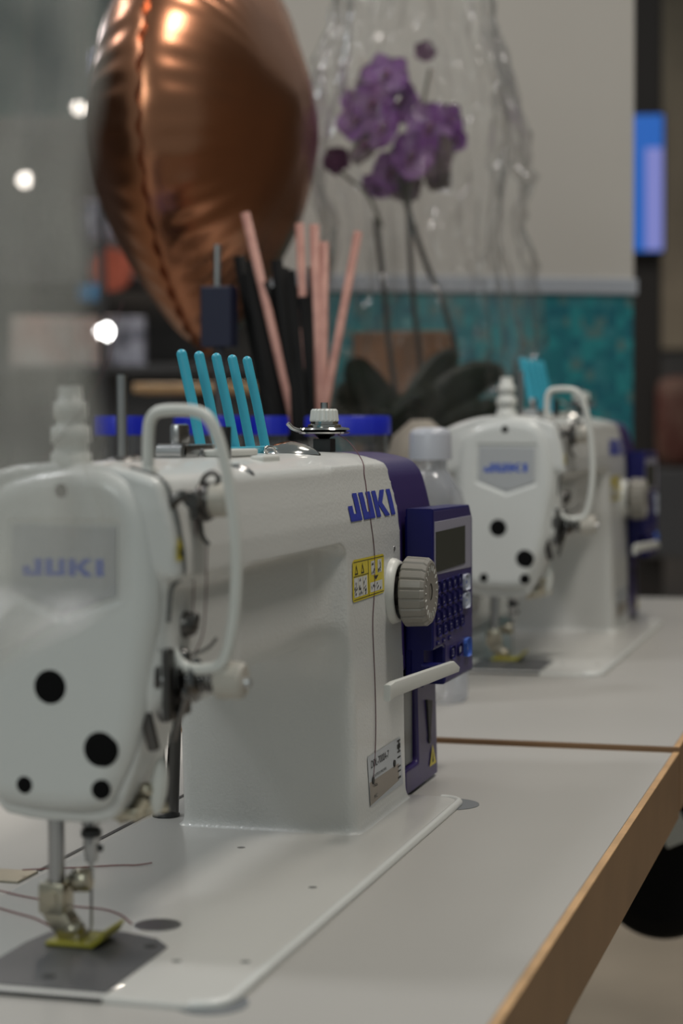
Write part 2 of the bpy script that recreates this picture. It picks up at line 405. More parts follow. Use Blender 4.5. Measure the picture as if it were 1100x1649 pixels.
HEAD = smooth_poly([(66, 225.5), (88, 229), (109, 226), (132, 219), (143, 205), (146, 160), (144, 110), (137, 64), (121, 60.5), (98, 59.5), (82, 60), (74, 64), (60, 100), (57, 135), (52, 155), (49.5, 178), (54, 203)], 2)
FACE = smooth_poly([(68, 223.5), (88, 226.8), (109, 224), (131, 218), (142, 203), (145, 160), (143, 112), (137, 70), (121, 66.5), (98, 65), (82, 65.8), (75, 70.5), (60, 103), (55, 137), (50.6, 158), (50.6, 180), (55.5, 208)], 2)
nets_obj(body, (58, 16, -9), (476, 164, 232), 2.0, 'arm_body', 'enamel', m1)
def face(X, Y, Z):
    r = 11.0; d2 = poly2(Y, Z, FACE) + r; dx = np.maximum(55.0 - X + r, X - 63.5 + 0)
    d = np.sqrt(np.maximum(d2, 0) ** 2 + np.maximum(dx, 0) ** 2) + np.minimum(np.maximum(d2, dx), 0) - r
    d = np.maximum(d, X - 63.6)
    pocket = np.maximum(poly2(Y, Z, [(67.5, 200), (122.5, 200.5), (123.5, 166), (95.5, 154.5), (67.5, 164)]), X - 56.2)
    return np.maximum(d, -pocket)
fp = nets_obj(face, (52, 46, 60), (66, 150, 231), 1.0, 'face_plate', 'enamel_smooth', m1)
# badge
B = MB(); B.prism([(69.4, 197.6), (120.8, 198.4), (121.8, 168.0), (95.9, 157.6), (69.6, 166.2)], lambda y, z: (55.3, y, z), lambda y, z: (56.6, y, z), 0.25)
bd = B.build('badge', 'badge_grey', fp)
JK = {'J': [[(0, 0), (9, 0), (9, 12), (5.4, 12), (5.4, 3.2), (3.4, 3.2), (3.4, 6.8), (0, 6.8)]],
      'U': [[(10.4, 0), (19.8, 0), (19.8, 12), (16.3, 12), (16.3, 3.2), (14, 3.2), (14, 12), (10.4, 12)]],
      'K': [[(21.2, 0), (24.6, 0), (24.6, 12), (21.2, 12)], [(24.6, 6.4), (28.4, 12), (32.4, 12), (28.0, 6.2), (32.6, 0), (28.4, 0), (24.6, 5.6)]],
      'I': [[(33.8, 0), (37.4, 0), (37.4, 12), (33.8, 12)]]}
def decal(polys, fx, name, m, parent, cuts=None):
    bm = bmesh.new()
    for p in polys:
        vs = [bm.verts.new((a, b, 0)) for a, b in p]; f = bm.faces.new(vs)
    if cuts:
        for z in cuts:
            bmesh.ops.bisect_plane(bm, geom=bm.verts[:] + bm.edges[:] + bm.faces[:], plane_co=(0, z, 0), plane_no=(0, 1, 0))
    for v in bm.verts: v.co = Vector(fx(v.co.x, v.co.y))
    return link(bm, name, m, parent)
# badge lettering: y decreases to the right as seen from the head end
allp = [p for k in 'JUKI' for p in JK[k]]
decal(allp, lambda u, v: (55.15, 115.8 - u * 1.065, 175.2 + v * 0.66 + u * 0.0), 'lettering', 'logo_badge', bd)
CUTS = [70, 110, 140, 150, 158, 165, 175, 181, 187, 190, 193, 196, 199, 203, 206, 209]
def onface(x, z, off=0.35): return (x, fy(z) - off, z)
ab = m1.children[0]
logo = [[(x * 2.83 + 350.5, z * 1.375 + 186.0) for x, z in p] for k in 'JUKI' for p in JK[k]]
decal(logo, lambda x, z: onface(x, z, 0.45), 'logo', 'logo_blue', ab, CUTS)
# round rubber plugs in the face plate
for (y, z, r) in ((102.9, 124.1, 8.4), (78.4, 96.3, 8.6), (116.3, 78.3, 4.2), (78.5, 77.7, 4.7), (96.5, 214.0, 3.4)):
    q = MB(); q.lathe([(0, r), (0.5, r), (0.8, r * 0.93), (1, r * 0.7)], (56.2, y, z), (54.6, y, z), 30); q.build('rubber_plug', 'plug', fp)
# take up slot and seams on the side of the head
def surf_y(x, z):
    ys_ = np.arange(36, 110, 0.25); f = body(np.full_like(ys_, x), ys_, np.full_like(ys_, z)); return float(ys_[np.argmax(f < 0)])
MB().tube([(68, surf_y(68, z), z) for z in (224, 220, 216, 211, 206, 200, 194, 188, 182, 176, 170, 164, 158, 154)], 1.3, smoothpath=2).build('take_up_slot', 'seam', ab)
SYT = min(surf_y(66, 188), surf_y(70, 188)) - 0.6
wt = decal([[(62.0, 194.0), (59.6, 182.4), (72.4, 182.6)]], lambda a, b: (a, SYT, b), 'warning_sticker', 'yellow', ab)
decal([[(63.2, 189.5), (62.6, 184.4), (67.6, 184.4)]], lambda a, b: (a, SYT - 0.2, b), 'sticker_mark', 'ink', wt)
# bed
b = MB()
def bedpoly():
    pts = []
    for (cx, cy, a0) in ((462, 14, -90), (471, 173, 0), (5, 173, 90), (14, 14, 180)):
        r = 14 if cy < 50 else 5
        for k in range(7):
            a = math.radians(a0 + 15 * k); pts.append((cx + r * math.cos(a), cy + r * math.sin(a)))
    return pts
b.prism(bedpoly(), lambda x, y: (x, y, -12), lambda x, y: (x, y, 0), 2.6, 4)
bed = b.build('bed', 'bed_enamel', m1, autosmooth=40)
b = MB(); b.tube([(x_, y_, -1.5) for x_, y_ in [(p[0] - (2.0 if p[0] > 300 else -2.0), p[1] + 2.0) for p in bedpoly()[:7][::-1]] + [(p[0] + 2.0, p[1] + 2.0) for p in bedpoly()[21:][::-1]]], 2.7, seg=14); b.build('rim', 'enamel_smooth', bed)
b = MB()
for (x, y) in ((211, 25), (67, 13.4), (60, 44), (293, 93)): MB().ball((x, y, 0.0), (2.4, 2.4, 0.25)).build('screw_hole', 'seam', bed)
NP = [(4, 55), (80, 56), (92, 66), (99, 85), (98, 105), (90, 121), (70, 124), (4, 124)]
b = MB(); b.prism([(4, 55), (4, 124), (70, 124)] + [(NP[i][0], NP[i][1]) for i in (5, 4, 3, 2)] + [(80, 56)], lambda x, y: (x, y, -6), lambda x, y: (x, y, 0.7), 0.4)
npl = b.build('needle_plate', 'plate_steel', m1)
b = MB()
for (x, y) in ((78, 64), (20, 89)): MB().ball((x, y, 0.75), (3.2, 3.2, 0.35)).build('plate_screw', 'black', npl)
b = MB(); b.cyl((117, 75.5, -1), (117, 75.5, 0.35), 11.5, seg=36, smooth=False); b.build('bobbin_sight_cover', 'steel', bed)
b = MB(); b.box((-0.3, 90, -1.6), (1.2, 70, 1.6)); b.build('slide_gap', 'black', bed)
MB().box((345, 186.5, -2.85), (250, 3.0, 0.5)).build('hinge_gap', 'black', bed)

# hinge plate at the back of the bed
b = MB(); b.box((203, 200, -2.4), (26, 30, 1.2), 0.3); b.build('hinge', 'steel_warm', m1)
# presser bar and foot
b = MB(); b.cyl((77, 110.6, 28), (77, 110.6, 72), 4.0); pb = b.build('presser_bar', 'steel', m1)
b = MB()
b.box((77, 111, 21.5), (13, 13.5, 15), 1.6)
b.prism([(117, 16), (105, 16), (97, 5), (97, 2), (107, 2), (114, 10)], lambda y, z: (71.5, y, z), lambda y, z: (82.5, y, z), 1.2)
b.ball((76, 101.5, 7.0), (5.8, 5.0, 4.6))
b.cyl((70.5, 111, 22), (69.5, 111, 22), 3.4)
b.build('foot_holder', 'steel_warm', pb, autosmooth=40)
b = MB(); b.lathe([(0, 3), (0.3, 3), (0.32, 5.6), (0.9, 5.6), (1, 4.6)], (77, 105, 29.5), (77, 93.5, 30.5)); b.build('foot_screw', 'steel_warm', pb)
b = MB()
sole = [(114, 1.2), (86, 1.2), (80, 5.6), (78.4, 8.2), (77.6, 7.6), (79.8, 3.6), (84, 0.9), (86, -0.0), (114, 0.0)]
b.prism([(111.5, 2.8), (90, 2.8), (84.5, 6.4), (82.4, 9.6), (81.2, 9.0), (83.4, 4.8), (88, 1.2), (111.5, 1.1)], lambda y, z: (65, y, z), lambda y, z: (89, y, z), 0.4)
b.build('presser_foot', 'yellow_clear', pb)
# needle bar
b = MB(); b.lathe([(0, 3.0), (0.25, 3.9), (0.62, 3.9), (0.63, 4.6), (0.9, 4.6), (0.92, 3.4), (1, 3.4)], (80, 94, 38.5), (80, 94, 66)); nb = b.build('needle_bar', 'steel', m1)
b = MB(); b.cyl((80, 94, 50.5), (80, 94, 53.5), 4.9); b.cyl((80, 90.5, 45), (80, 88.6, 45), 1.6); b.build('needle_clamp', 'black', nb)
b = MB(); b.lathe([(0, 0.15), (0.1, 0.7), (0.7, 0.8), (0.72, 1.2), (1, 1.2)], (80, 94.5, 5.5), (80, 94, 39.5), 14); b.build('needle', 'steel', nb)
# small linkage under the head
b = MB()
b.box((84, 76, 62), (14, 13, 6), 1.2); b.box((86, 68, 66), (10, 10, 7), 1.2); b.cyl((80, 73, 60), (80, 66, 70), 2.6); b.cyl((84, 82, 58), (92, 60, 64), 2.2); b.ball((80, 66, 74), 3.4)
b.build('lifter_linkage', 'steel_warm', m1, autosmooth=40)
b = MB(); b.ball((84, 61.5, 75), (4.5, 4.2, 14.0), rot=Matrix.Rotation(0.12, 3, 'X')); b.build('hand_lifter', 'white_plastic', m1)
# thread guard loop
G = [(74, 61.4, 219), (74, 61.2, 243), (74.2, 59.0, 248.6), (74.6, 54.4, 250.7), (75, 40.9, 250.6), (75, 34, 248.8), (75, 29.4, 243.4), (75, 24.4, 228), (75, 20.6, 205.4), (75, 18.9, 182.8), (75, 19.8, 160.1), (75, 22.6, 144.0), (75, 25.5, 135.0), (75, 31.3, 132.0), (75, 42.9, 131.5), (75, 48.0, 135.4), (75, 52.4, 144.2)]
b = MB(); b.tube(G, 2.8, smoothpath=2, seg=14); b.build('finger_guard', 'white_plastic', m1)
b = MB(); b.box((75, 61.4, 221.5), (9, 6.5, 6), 1.5); b.build('guard_clamp', 'white_plastic', m1)
# take up lever
b = MB(); b.tube([(67, 51, 203), (67, 47.5, 208.5), (68, 43.5, 211.8), (70, 39.6, 211.3), (71, 37.6, 207), (71, 37.6, 201)], 2.4, smoothpath=2, radii=[3.0, 2.9, 2.7, 2.5, 2.2, 1.8]); b.cyl((68, 38.6, 209.5), (73, 38.6, 209.5), 3.6)
b.build('take_up_lever', 'dark_steel', m1)
# pre tension on the arm side
pt = MB().cyl((92, 50, 210), (92, 36, 210), 3.0).build('pre_tension', 'dark_steel', m1)
b = MB(); b.lathe([(0, 8.5), (0.35, 9.5), (0.4, 6), (0.55, 6), (0.6, 9.5), (1, 8.0)], (92, 43, 208), (92, 36.5, 208)); b.tube([(90, 42, 215), (89, 39, 221), (89, 34, 222), (89, 32, 218), (89, 35, 215)], 1.2, smoothpath=2)
b.tube([(89, 42, 200), (89, 41, 192), (89, 37.5, 188)], 1.1, smoothpath=1); b.build('tension_disc', 'dark_steel', pt)
b = MB()
b.lathe([(0, 8.2), (0.85, 8.2), (1, 7.0)], (92, 36.5, 209), (92, 27, 209), 30); b.build('tension_knob', 'ivory', pt)
# main tension assembly
ts = MB().box((80, 50.5, 125), (30, 4, 34), 1.5).build('tension_bracket', 'dark_steel', m1)
b = MB()
b.lathe([(0, 9.5), (0.2, 10.5), (0.35, 6.5), (0.5, 6.5), (0.65, 10.5), (0.8, 9.5), (1, 5)], (80, 47, 126), (80, 38, 126)); b.tube([(80 + 5.2 * math.cos(t * 0.9), 38.5 - t * 0.32, 126 + 5.2 * math.sin(t * 0.9)) for t in range(30)], 0.8, seg=8)
b.ball((78, 47, 137), 4.2); b.tube([(78, 42, 138), (78, 34, 141), (78, 30, 146)], 0.8, smoothpath=1); b.ball((76, 56, 122), (4, 4.4, 4.4)); b.ball((76, 45.5, 121), 4.0)
b.tube([(76, 45, 118), (76, 49, 106), (76, 50.8, 98)], 1.5, smoothpath=1, radii=[2.2, 1.6, 1.2])
b.build('tension_disc', 'chrome_dark', ts, autosmooth=45)
b = MB()
vs = [];
n = 60
for i, (yy, rr) in enumerate(((30.2, 8.3), (29.5, 8.8), (18.6, 8.4), (17.2, 7.2))):
    for k in range(n):
        r2 = rr - (0.5 if (k % 3 == 0 and i in (1, 2)) else 0); a = 2 * PI * k / n; vs.append((80 + r2 * math.cos(a), yy, 126.5 + r2 * math.sin(a)))
b.add(vs, [(i * n + k, i * n + (k + 1) % n, (i + 1) * n + (k + 1) % n, (i + 1) * n + k) for i in range(3) for k in range(n)] + [tuple(range(n)), tuple(range(4 * n - 1, 3 * n - 1, -1))])
b.build('tension_knob', 'ivory', ts)
b = MB(); b.cyl((80, 18, 125.5), (80, 14.6, 125.5), 2.6, 2.0); b.build('tension_stud', 'steel', ts)
b = MB(); b.lathe([(0, 5), (0.2, 6.2), (0.8, 6.2), (1, 4)], (84, 54, 148), (84, 43, 153.5)); b.ball((83, 42.5, 154), (3.2, 2.4, 3.6)); b.build('thread_guide', 'dark_steel', m1)
b = MB(); b.box((66, 61.5, 116), (4, 6, 44), 1.6, rot=Matrix.Rotation(-0.24, 3, 'X')); b.ball((66, 55.5, 142), (3, 3.4, 6)); b.box((66, 57.5, 129), (6, 10, 12), 2)
b.tube([(64, 59, 132), (63.6, 64, 112), (63.6, 67, 96)], 1.3)
b.build('lifting_lever', 'dark_steel', m1, autosmooth=40)
b = MB(); b.box((72, 54, 119), (8, 8, 24), 2.5, rot=Matrix.Rotation(-0.2, 3, 'X')); b.ball((69, 53, 127), 4); b.build('lever_bracket', 'steel', m1, autosmooth=40)
# threads on the head are part of the threading of this machine
# top of the arm
b = MB(); b.cyl((124, 95, 225), (124, 95, 268.5), 2.7); sp = b.build('spool_pin', 'steel', m1)
b = MB(); b.lathe([(0, 9), (0.6, 8), (1, 4)], (124, 95, 224.5), (124, 95, 228.5)); b.ball((132, 92, 226), (5, 5, 3)); b.build('pin_base', 'dark_steel', sp)
b = MB(); b.lathe([(0, 9.5), (0.18, 9.5), (0.2, 8), (0.3, 8), (0.32, 9.5), (0.5, 9.2), (0.52, 7), (0.6, 7), (0.62, 8.2), (0.8, 8.0), (0.82, 6), (1, 5.5)], (70, 98, 224), (70, 98, 262)); b.build('oil_cap', 'white_plastic', m1)
b = MB(); b.box((229, 100, 230), (50, 14, 7), 1.2); b.cyl((204, 107, 229.5), (204, 93, 229.5), 4.6); b.box((217, 100, 238.5), (17, 6, 12), 1.8); b.ball((232, 96, 228), 4.5); b.cyl((236, 94, 227), (258, 92, 227), 1.5)
b.build('bobbin_winder_lever', 'steel', m1, autosmooth=40)
b = MB(); b.box((262, 92, 228.5), (56, 24, 4), 1.2); b.box((272, 70, 224.3), (30, 8, 5), 1.2); b.build('bobbin_winder_plate', 'white_plastic', m1)
b = MB(); b.cyl((234, 80, 225), (234, 80, 243), 3.0); b.build('winder_shaft', 'black', m1)
b = MB(); b.lathe([(0, 20), (0.25, 19.5), (0.55, 15.5), (0.8, 10), (0.95, 4), (1, 0.5)], (386, 92, 223.5), (386, 92, 234)); bw = b.build('bobbin_winder_dome', 'chrome', m1)
b = MB(); b.tube([(350, 94, 226), (344, 94, 229), (346, 94, 231), (362, 94, 230.5), (366, 94, 226)], 0.9, smoothpath=1); b.build('wire_loop', 'chrome', bw); b = MB(); b.tube([(406, 90, 226), (410, 90, 231), (421, 90, 230.5), (424, 90, 226)], 0.9, smoothpath=1); b.build('wire_loop', 'chrome', bw)
b = MB(); b.lathe([(0, 9), (0.4, 8.2), (0.8, 5), (1, 1)], (196, 60, 218.5), (196, 59, 223.5)); b.build('top_screw', 'steel', m1)
# disc thread tension standing at the far end of the arm
td = MB().box((456, 90, 230.5), (12, 12, 9), 0.6).build('thread_post', 'black', m1)
b = MB(); b.lathe([(0, 2.5), (0.12, 4.5), (0.2, 8), (0.3, 16), (0.38, 17), (0.44, 14), (0.5, 17), (0.6, 16), (0.66, 11), (0.75, 11), (0.8, 9.2), (1, 9)], (456, 90, 234.5), (456, 90, 247), 40)
b.tube([(448, 100, 240), (440, 106, 241), (437, 109, 245)], 1.4, smoothpath=1); b.build('tension_disc', 'chrome', td, autosmooth=30)
b = MB(); n = 54; vs = []
for i, (zz, rr) in enumerate(((246.2, 9.2), (247, 9.6), (253.2, 8.8), (254.4, 7.8))):
    for k in range(n):
        r2 = rr - (0.7 if (k % 3 == 0 and i in (1, 2)) else 0); a = 2 * PI * k / n; vs.append((456 + r2 * math.cos(a), 90 + r2 * math.sin(a), zz))
b.add(vs, [(i * n + k, i * n + (k + 1) % n, (i + 1) * n + (k + 1) % n, (i + 1) * n + k) for i in range(3) for k in range(n)] + [tuple(range(n)), tuple(range(4 * n - 1, 3 * n - 1, -1))])
b.build('tension_knob', 'white_plastic', td)
b = MB(); b.cyl((456, 90, 254), (456, 90, 258.5), 2.4); b.build('post_tip', 'steel', td)
# navy motor cover
def cover(X, Y, Z):
    Yp = Y - (np.interp(Z, ZT, YT) - 38.0) * 1.0
    Zp = Z + 9.0 * np.clip((np.abs(Y - 98) - 8) / 42, 0, 2) ** 2
    c = rbox(X, Yp, Zp, (440, 570, 39.5, 151, 3, 225), 9)
    c = np.maximum(c, 471.5 - X)
    pocket = rbox(X, Y, Z, (440, 508, 20, 62, 16, 82), 3)
    lowcut = np.maximum(Z - 3 - (X - 467) * 0.0, -99)
    return np.maximum(c, -pocket)
mc = nets_obj(cover, (464, 36, -1), (575, 156, 231), 1.6, 'motor_cover', 'navy', m1)
nets_obj(lambda X, Y, Z: np.maximum(body(np.full_like(X, 460.0), Y, Z) + 2.4, np.maximum(466.0 - X, X - 472.5)), (463, 34, 2), (475, 160, 232), 1.6, 'gasket', 'navy_dark', mc)
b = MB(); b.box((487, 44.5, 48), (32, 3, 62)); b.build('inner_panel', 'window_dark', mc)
b = MB(); b.prism([(531, 55), (546, 52.5), (541, 29), (536, 29)], lambda x, z: (x, 39.0, z), lambda x, z: (x, 41, z), 0.3); b.cyl((538.5, 39.0, 27), (538.5, 41, 27), 3.4); b.build('vent_slot', 'black', mc)
decal([[(537, 7.5), (556, 7.5), (546, 22)]], lambda x, z: (x, 39.0 + 0.02, z), 'warning_sticker', 'yellow', mc)
decal([[(544.2, 9.5), (548.6, 9.5), (546.8, 17)]], lambda x, z: (x, 38.9, z), 'warning_mark', 'ink', mc)
# handwheel
CX, CZ = 445.0, 137.0
b = MB(); b.lathe([(0, 21.5), (0.5, 21.0), (0.9, 19.6), (1, 18.6), (1, 17.6), (0.3, 16.8), (0.25, 10)], (CX, 43, CZ), (CX, 36, CZ), 48, caps=False); b.build('wheel_ring', 'white_plastic', ab, autosmooth=40)
b = MB(); b.cyl((CX, 42, CZ), (CX, 32, CZ), 9.5); b.lathe([(0, 16.5), (1, 16.5)], (CX, 42, CZ), (CX, 40.6, CZ)); hub = b.build('wheel_hub', 'dark_steel', ab)
b = MB(); n = 126; vs = []
PR = ((33.0, 17.5), (32.6, 21.0), (31.2, 22.6), (18.4, 21.9), (16.2, 20.2), (15.7, 18.6), (15.9, 17.8), (16.3, 5.4))
for i, (yy, rr) in enumerate(PR):
    for k in range(n):
        g = (k % 6 == 0) and i in (1, 2, 3, 4); r2 = rr - (0.9 if g else 0); a = 2 * PI * k / n; vs.append((CX + r2 * math.cos(a), yy, CZ + r2 * math.sin(a)))
b.add(vs, [(i * n + k, i * n + (k + 1) % n, (i + 1) * n + (k + 1) % n, (i + 1) * n + k) for i in range(len(PR) - 1) for k in range(n)] + [tuple(range(n))])
hw = b.build('handwheel', 'beige_plastic', m1, autosmooth=20)
b = MB(); b.cyl((CX, 16.8, CZ), (CX, 24, CZ), 5.5); b.build('wheel_bore', 'beige_dark', hw)
b = MB()
for k in range(20):
    a = 2 * PI * k / 20
    R = Matrix.Rotation(-a, 3, 'Y'); b.box((CX + 15.3 * math.cos(a), 15.8, CZ + 15.3 * math.sin(a)), (3.4, 0.35, 0.7), rot=R)
b.build('wheel_mark', 'white_plastic', hw)
# control panel
b = MB(); PY = 22.0
b.prism([(475.4, 188.8), (588.6, 187.2), (597.6, 178), (598.6, 68), (509, 69), (508, 93.5), (503, 95.6), (475.4, 95.6)][::-1], lambda x, z: (x, PY, z), lambda x, z: (x, 40.5, z), 1.2)
b.box((536, 39, 128), (118, 5, 112), 1)
cp = b.build('control_panel', 'navy_dark', m1)
b = MB(); b.prism([(477.2, 187.2), (587.6, 185.6), (595.6, 177), (596.6, 70), (511, 71), (510, 95.5), (505, 97.4), (477.2, 97.4)][::-1], lambda x, z: (x, PY - 0.35, z), lambda x, z: (x, PY + 0.5, z), 0.15); b.build('keypad_membrane', 'navy_face', cp)
b = MB(); b.box((490, 33, 84), (28, 9, 26), 1); b.build('panel_back', 'navy_dark', cp)
b = MB(); b.prism([(478.5, 180), (592, 179.4), (592, 142.5), (478.5, 145)], lambda x, z: (x, PY - 0.6, z), lambda x, z: (x, PY + 1, z), 0.3); bz = b.build('screen_bezel', 'lilac', cp)
b = MB(); b.box((525.5, PY - 0.75, 160), (89, 0.6, 26.5)); b.build('screen', 'lcd', bz)
def btn(x, z, w, h, m, sym=None, lab=None):
    b = MB(); b.box((x, PY - 0.5, z), (w, 1.6, h), min(w, h) * 0.25); o = b.build('button', m, cp)
    if sym:
        s = MB()
        for (dx, dz, sw, sh) in sym: s.box((x + dx, PY - 1.4, z + dz), (sw * 0.8, 0.15, sh * 0.6))
        s.build('button_mark', 'logo_badge' if m == 'button_pale' else 'lilac', o)
btn(573, 133.3, 17, 11, 'button_pale', [(0, 0, 6, 1), (0, 0, 1.4, 5)]); btn(573, 120.5, 17, 11, 'button_pale', [(0, 0, 6, 1)])
for r, (z, h) in enumerate(((136.5, 8), (127, 8), (117.5, 8))):
    for c in range(5): btn(486 + c * 16.6, z - 0.2, 11, h, 'button_navy', [(0, -1.5 if r else 0.8, 2.6, 1.3)] + ([(0, -0.5, 0.9, 2.6)] if r == 0 else []))
for c in range(5): btn(489 + c * 17.5, 107.5, 11, 8, 'button_navy', [(0, 1, 4, 0.8), (1, -1.2, 1, 2)])
for c in range(3): btn(486 + c * 17.5, 99.5, 7, 3, 'button_navy', [(0, 0, 4, 1)])
btn(575.5, 87, 16, 13, 'button_blue', [(0, -1, 2, 2.5)]); btn(552, 88, 12, 9, 'button_pale' if False else 'button_navy', [(0, 0, 7, 6)]); btn(529, 88.5, 12, 9, 'button_navy', [(0, 2.2, 6, 0.8), (0, -2.2, 6, 0.8), (2.4, 0, 0.9, 4)])
# reverse lever
b = MB(); b.prism([(322, 93.2), (322, 83.6), (333, 84.6), (481, 81.2), (484, 84.4), (470, 89.8), (333, 94.0)][::-1], lambda x, z: (x, 11.0 - (x - 322) * 0.034, z), lambda x, z: (x, 15.5 - (x - 322) * 0.034, z), 1.2)
rl = b.build('reverse_lever', 'white_plastic', m1, autosmooth=30)
MB().cyl((478, 9, 84.5), (478, 30, 84.5), 3.0).build('lever_pivot', 'navy_dark', rl)
# small screw dimple, yellow sticker and the name plate on the column
b = MB(); b.ball((450, fy(164) - 0.1, 164), (1.8, 0.7, 1.8)); b.build('face_screw', 'steel', ab)
def strip(pts, m, name, parent, off): return decal([pts], lambda x, z: onface(x, z, off), name, m, parent, CUTS)
ys = strip([(349.5, 162.0), (352, 163.2), (420, 162.6), (422.6, 161.2), (421.6, 139.6), (419, 138.2), (350, 138.0), (348, 139.4)], 'yellow', 'warning_sticker', ab, 0.45)
polys = []
polys += [[(351, 161.9), (421, 161.4), (421, 161.0), (351, 161.5)], [(350, 139.4), (420, 139.6), (420, 139.2), (350, 139.0)], [(350.4, 153.2), (383.6, 153.2), (383.6, 152.8), (350.4, 152.8)], [(384, 161), (384.7, 161), (384.7, 139.4), (384, 139.4)]]
for x in (357, 371): polys += [[(x - 3.6, 154.0), (x + 3.6, 154.0), (x, 160.4), (x - 0.6, 158.4), (x + 2.0, 154.9), (x - 2.2, 154.9), (x - 0.6, 158.6), (x - 0.4, 159.8)]]
polys += [[(396, 150.4), (408, 150.4), (402, 147.9)]]
decal(polys, lambda x, z: onface(x, z, 0.6), 'sticker_print', 'ink', ys)
decal([[(x, z), (x + w, z), (x + w, z + h), (x, z + h)] for (x, z, w, h) in ((351.5, 140.6, 9.4, 11.6), (361.6, 140.6, 9.4, 11.6), (371.8, 140.6, 9.4, 11.6), (391, 151.3, 9.5, 8.6), (406.5, 151.8, 9.5, 8.2), (388, 140.8, 29, 6))], lambda x, z: onface(x, z, 0.55), 'sticker_panel', 'paper', ys)
polys = []
rr = random.Random(9)
for (x0, z0, w, h, n) in ((351.5, 140.6, 9, 11, 9), (361.6, 140.6, 9, 11, 9), (371.8, 140.6, 9, 11, 9), (391, 151.3, 9, 8, 8), (406.5, 151.8, 9, 8, 8), (388, 140.8, 28, 5.6, 12)):
    for _ in range(n):
        a = x0 + rr.random() * (w - 3); c = z0 + rr.random() * (h - 2); polys.append([(a, c), (a + 1.2 + rr.random() * 1.6, c + rr.random()), (a + 2.4, c + 1.9), (a + 0.8, c + 1.3)])
decal(polys, lambda x, z: onface(x, z, 0.65), 'sticker_drawing', 'ink', ys)
npt = strip([(371, 41.8), (452, 41.8), (457, 10.4), (375, 10.4)][::-1], 'label_grey', 'name_plate', ab, 0.4)
strip([(374.6, 25.5), (446, 25.5), (446, 14.6), (375, 11.2)][::-1], 'paper_beige', 'serial_label', npt, 0.5)
mk = text_bm('DDL-7000A-7', 7.2, lambda u, v: onface(378 + u * 1.12, 33.6 + v * 0.95, 0.6), 0.92); link(mk, 'model_text', 'ink', npt)
mk = text_bm('LOCKSTITCH MACHINE', 3.2, lambda u, v: onface(380 + u * 1.1, 27.0 + v * 0.8, 0.6), 0.9); link(mk, 'model_text', 'ink', npt)
mk = text_bm('No.', 4.2, lambda u, v: onface(384 + u * 1.4, 21.0 + v * 0.8, 0.65)); link(mk, 'model_text', 'ink', npt)
mk = text_bm('M.C.', 4.0, lambda u, v: onface(384 + u * 1.1, 14.0 + v * 0.8, 0.65)); link(mk, 'model_text', 'ink', npt)
polys = []
for (z0, z1) in ((40.6, 39.6), (38, 35), (33.5, 32.5), (30, 29), (24, 23), (21, 20), (17, 15.6)):
    polys.append([(443, z1), (451, z1), (451, z0), (443, z0)])
polys.append([(446, 33), (448.6, 33), (448.6, 40), (446, 40)])
decal(polys, lambda x, z: onface(x, z, 0.6), 'plate_print', 'ink', npt)
b = MB()
for (x, z) in ((382, 25.6), (434.5, 27.4)): b.cyl((x, 38.6, z), (x, 37.4, z), 2.2)
b.build('rivet', 'black', npt)
# ------------------------------------------------------------------ second machine: a copy on the farther table
m2 = copy_tree(m1); m2['label'] = 'farther white and navy industrial sewing machine, blurred on the table behind the seam'
O2 = Vector((1093, 1.5, 4)); K2 = 1.1
m2.location = S((O2.x + 238 * K2, O2.y + 90 * K2, O2.z)); m2.scale = (K2, K2, K2)

# ------------------------------------------------------------------ turquoise five-pronged bobbin racks on the machines
ra = thing('bobbin_rack', 'turquoise five-pronged bobbin rack standing on the nearest sewing machine', 'bobbin rack', (345, 112, 227), 'bobbin racks on the machines')
MB().box((362, 110.5, 227.5), (172, 4, 7), 0.8).build('rack_base', 'turquoise', ra)
for x in (285, 314, 344, 373, 401.5):
    b = MB(); b.tube([(x - 1, 111.5, 226), (x, 118, 257), (x + 1, 124.6, 284.5)], 3.0, seg=16); b.ball((x + 1, 124.6, 284.5), 3.0); b.build('prong', 'turquoise', ra)
rb = copy_tree(ra); rb['label'] = 'turquoise bobbin rack seen edge-on on the farther sewing machine'
rb.scale = (K2, K2, K2); rb.location = S((O2.x + 345 * K2, O2.y + 112 * K2, O2.z + 227 * K2))

# ------------------------------------------------------------------ threads
def thr(pts, name, label, m='thread', r=0.28, sm=2, group=None):
    b = MB(); b.tube(pts, r, seg=6, smoothpath=sm); return tag(b.build(name, m, None, pts[0]), label, 'thread', group)
thr([(458, 90, 240)] + [(450, 74, 236)] + [(430, 60, 226)] + [(x, fy(z) - 0.5, z) for x, z in ((410, 219), (404, 213), (403, 207), (396, 197), (394, 188), (399, 170), (400, 160), (397, 138), (391, 123), (391.5, 105), (392.5, 92), (392.7, 65), (390.3, 46), (386, 33), (382, 25))], 'sewing_thread', 'thin dark red thread hanging down the front of the nearest machine over its blue logo', 'thread_dark', 0.3)
thr([(86, 42.5, 203), (86, 43.5, 180), (86, 44.5, 157)], 'sewing_thread', 'dark thread running vertically beside the head of the nearest machine, left of the pair', 'thread_dark', 0.35)
thr([(89, 38.5, 188), (89, 39, 165), (88, 40, 146), (84, 43, 138)], 'sewing_thread', 'dark thread running vertically beside the head, right of the pair near the finger guard', 'thread_dark', 0.35)
thr([(80, 94.4, 9), (80, 95.5, 5), (83, 97.5, 3), (84, 100, 3.5)], 'sewing_thread', 'short thread end trailing from the needle tip', 'thread_dark', 0.3)
thr([(206, 190, 0.6), (213, 176, 0.6), (222, 158, 0.6), (232, 141, 0.6), (232, 134, 0.6), (238, 126.4, 1.2)], 'sewing_thread', 'reddish thread lying across the bed behind the presser foot, curling up at its right end', 'thread', 0.4)
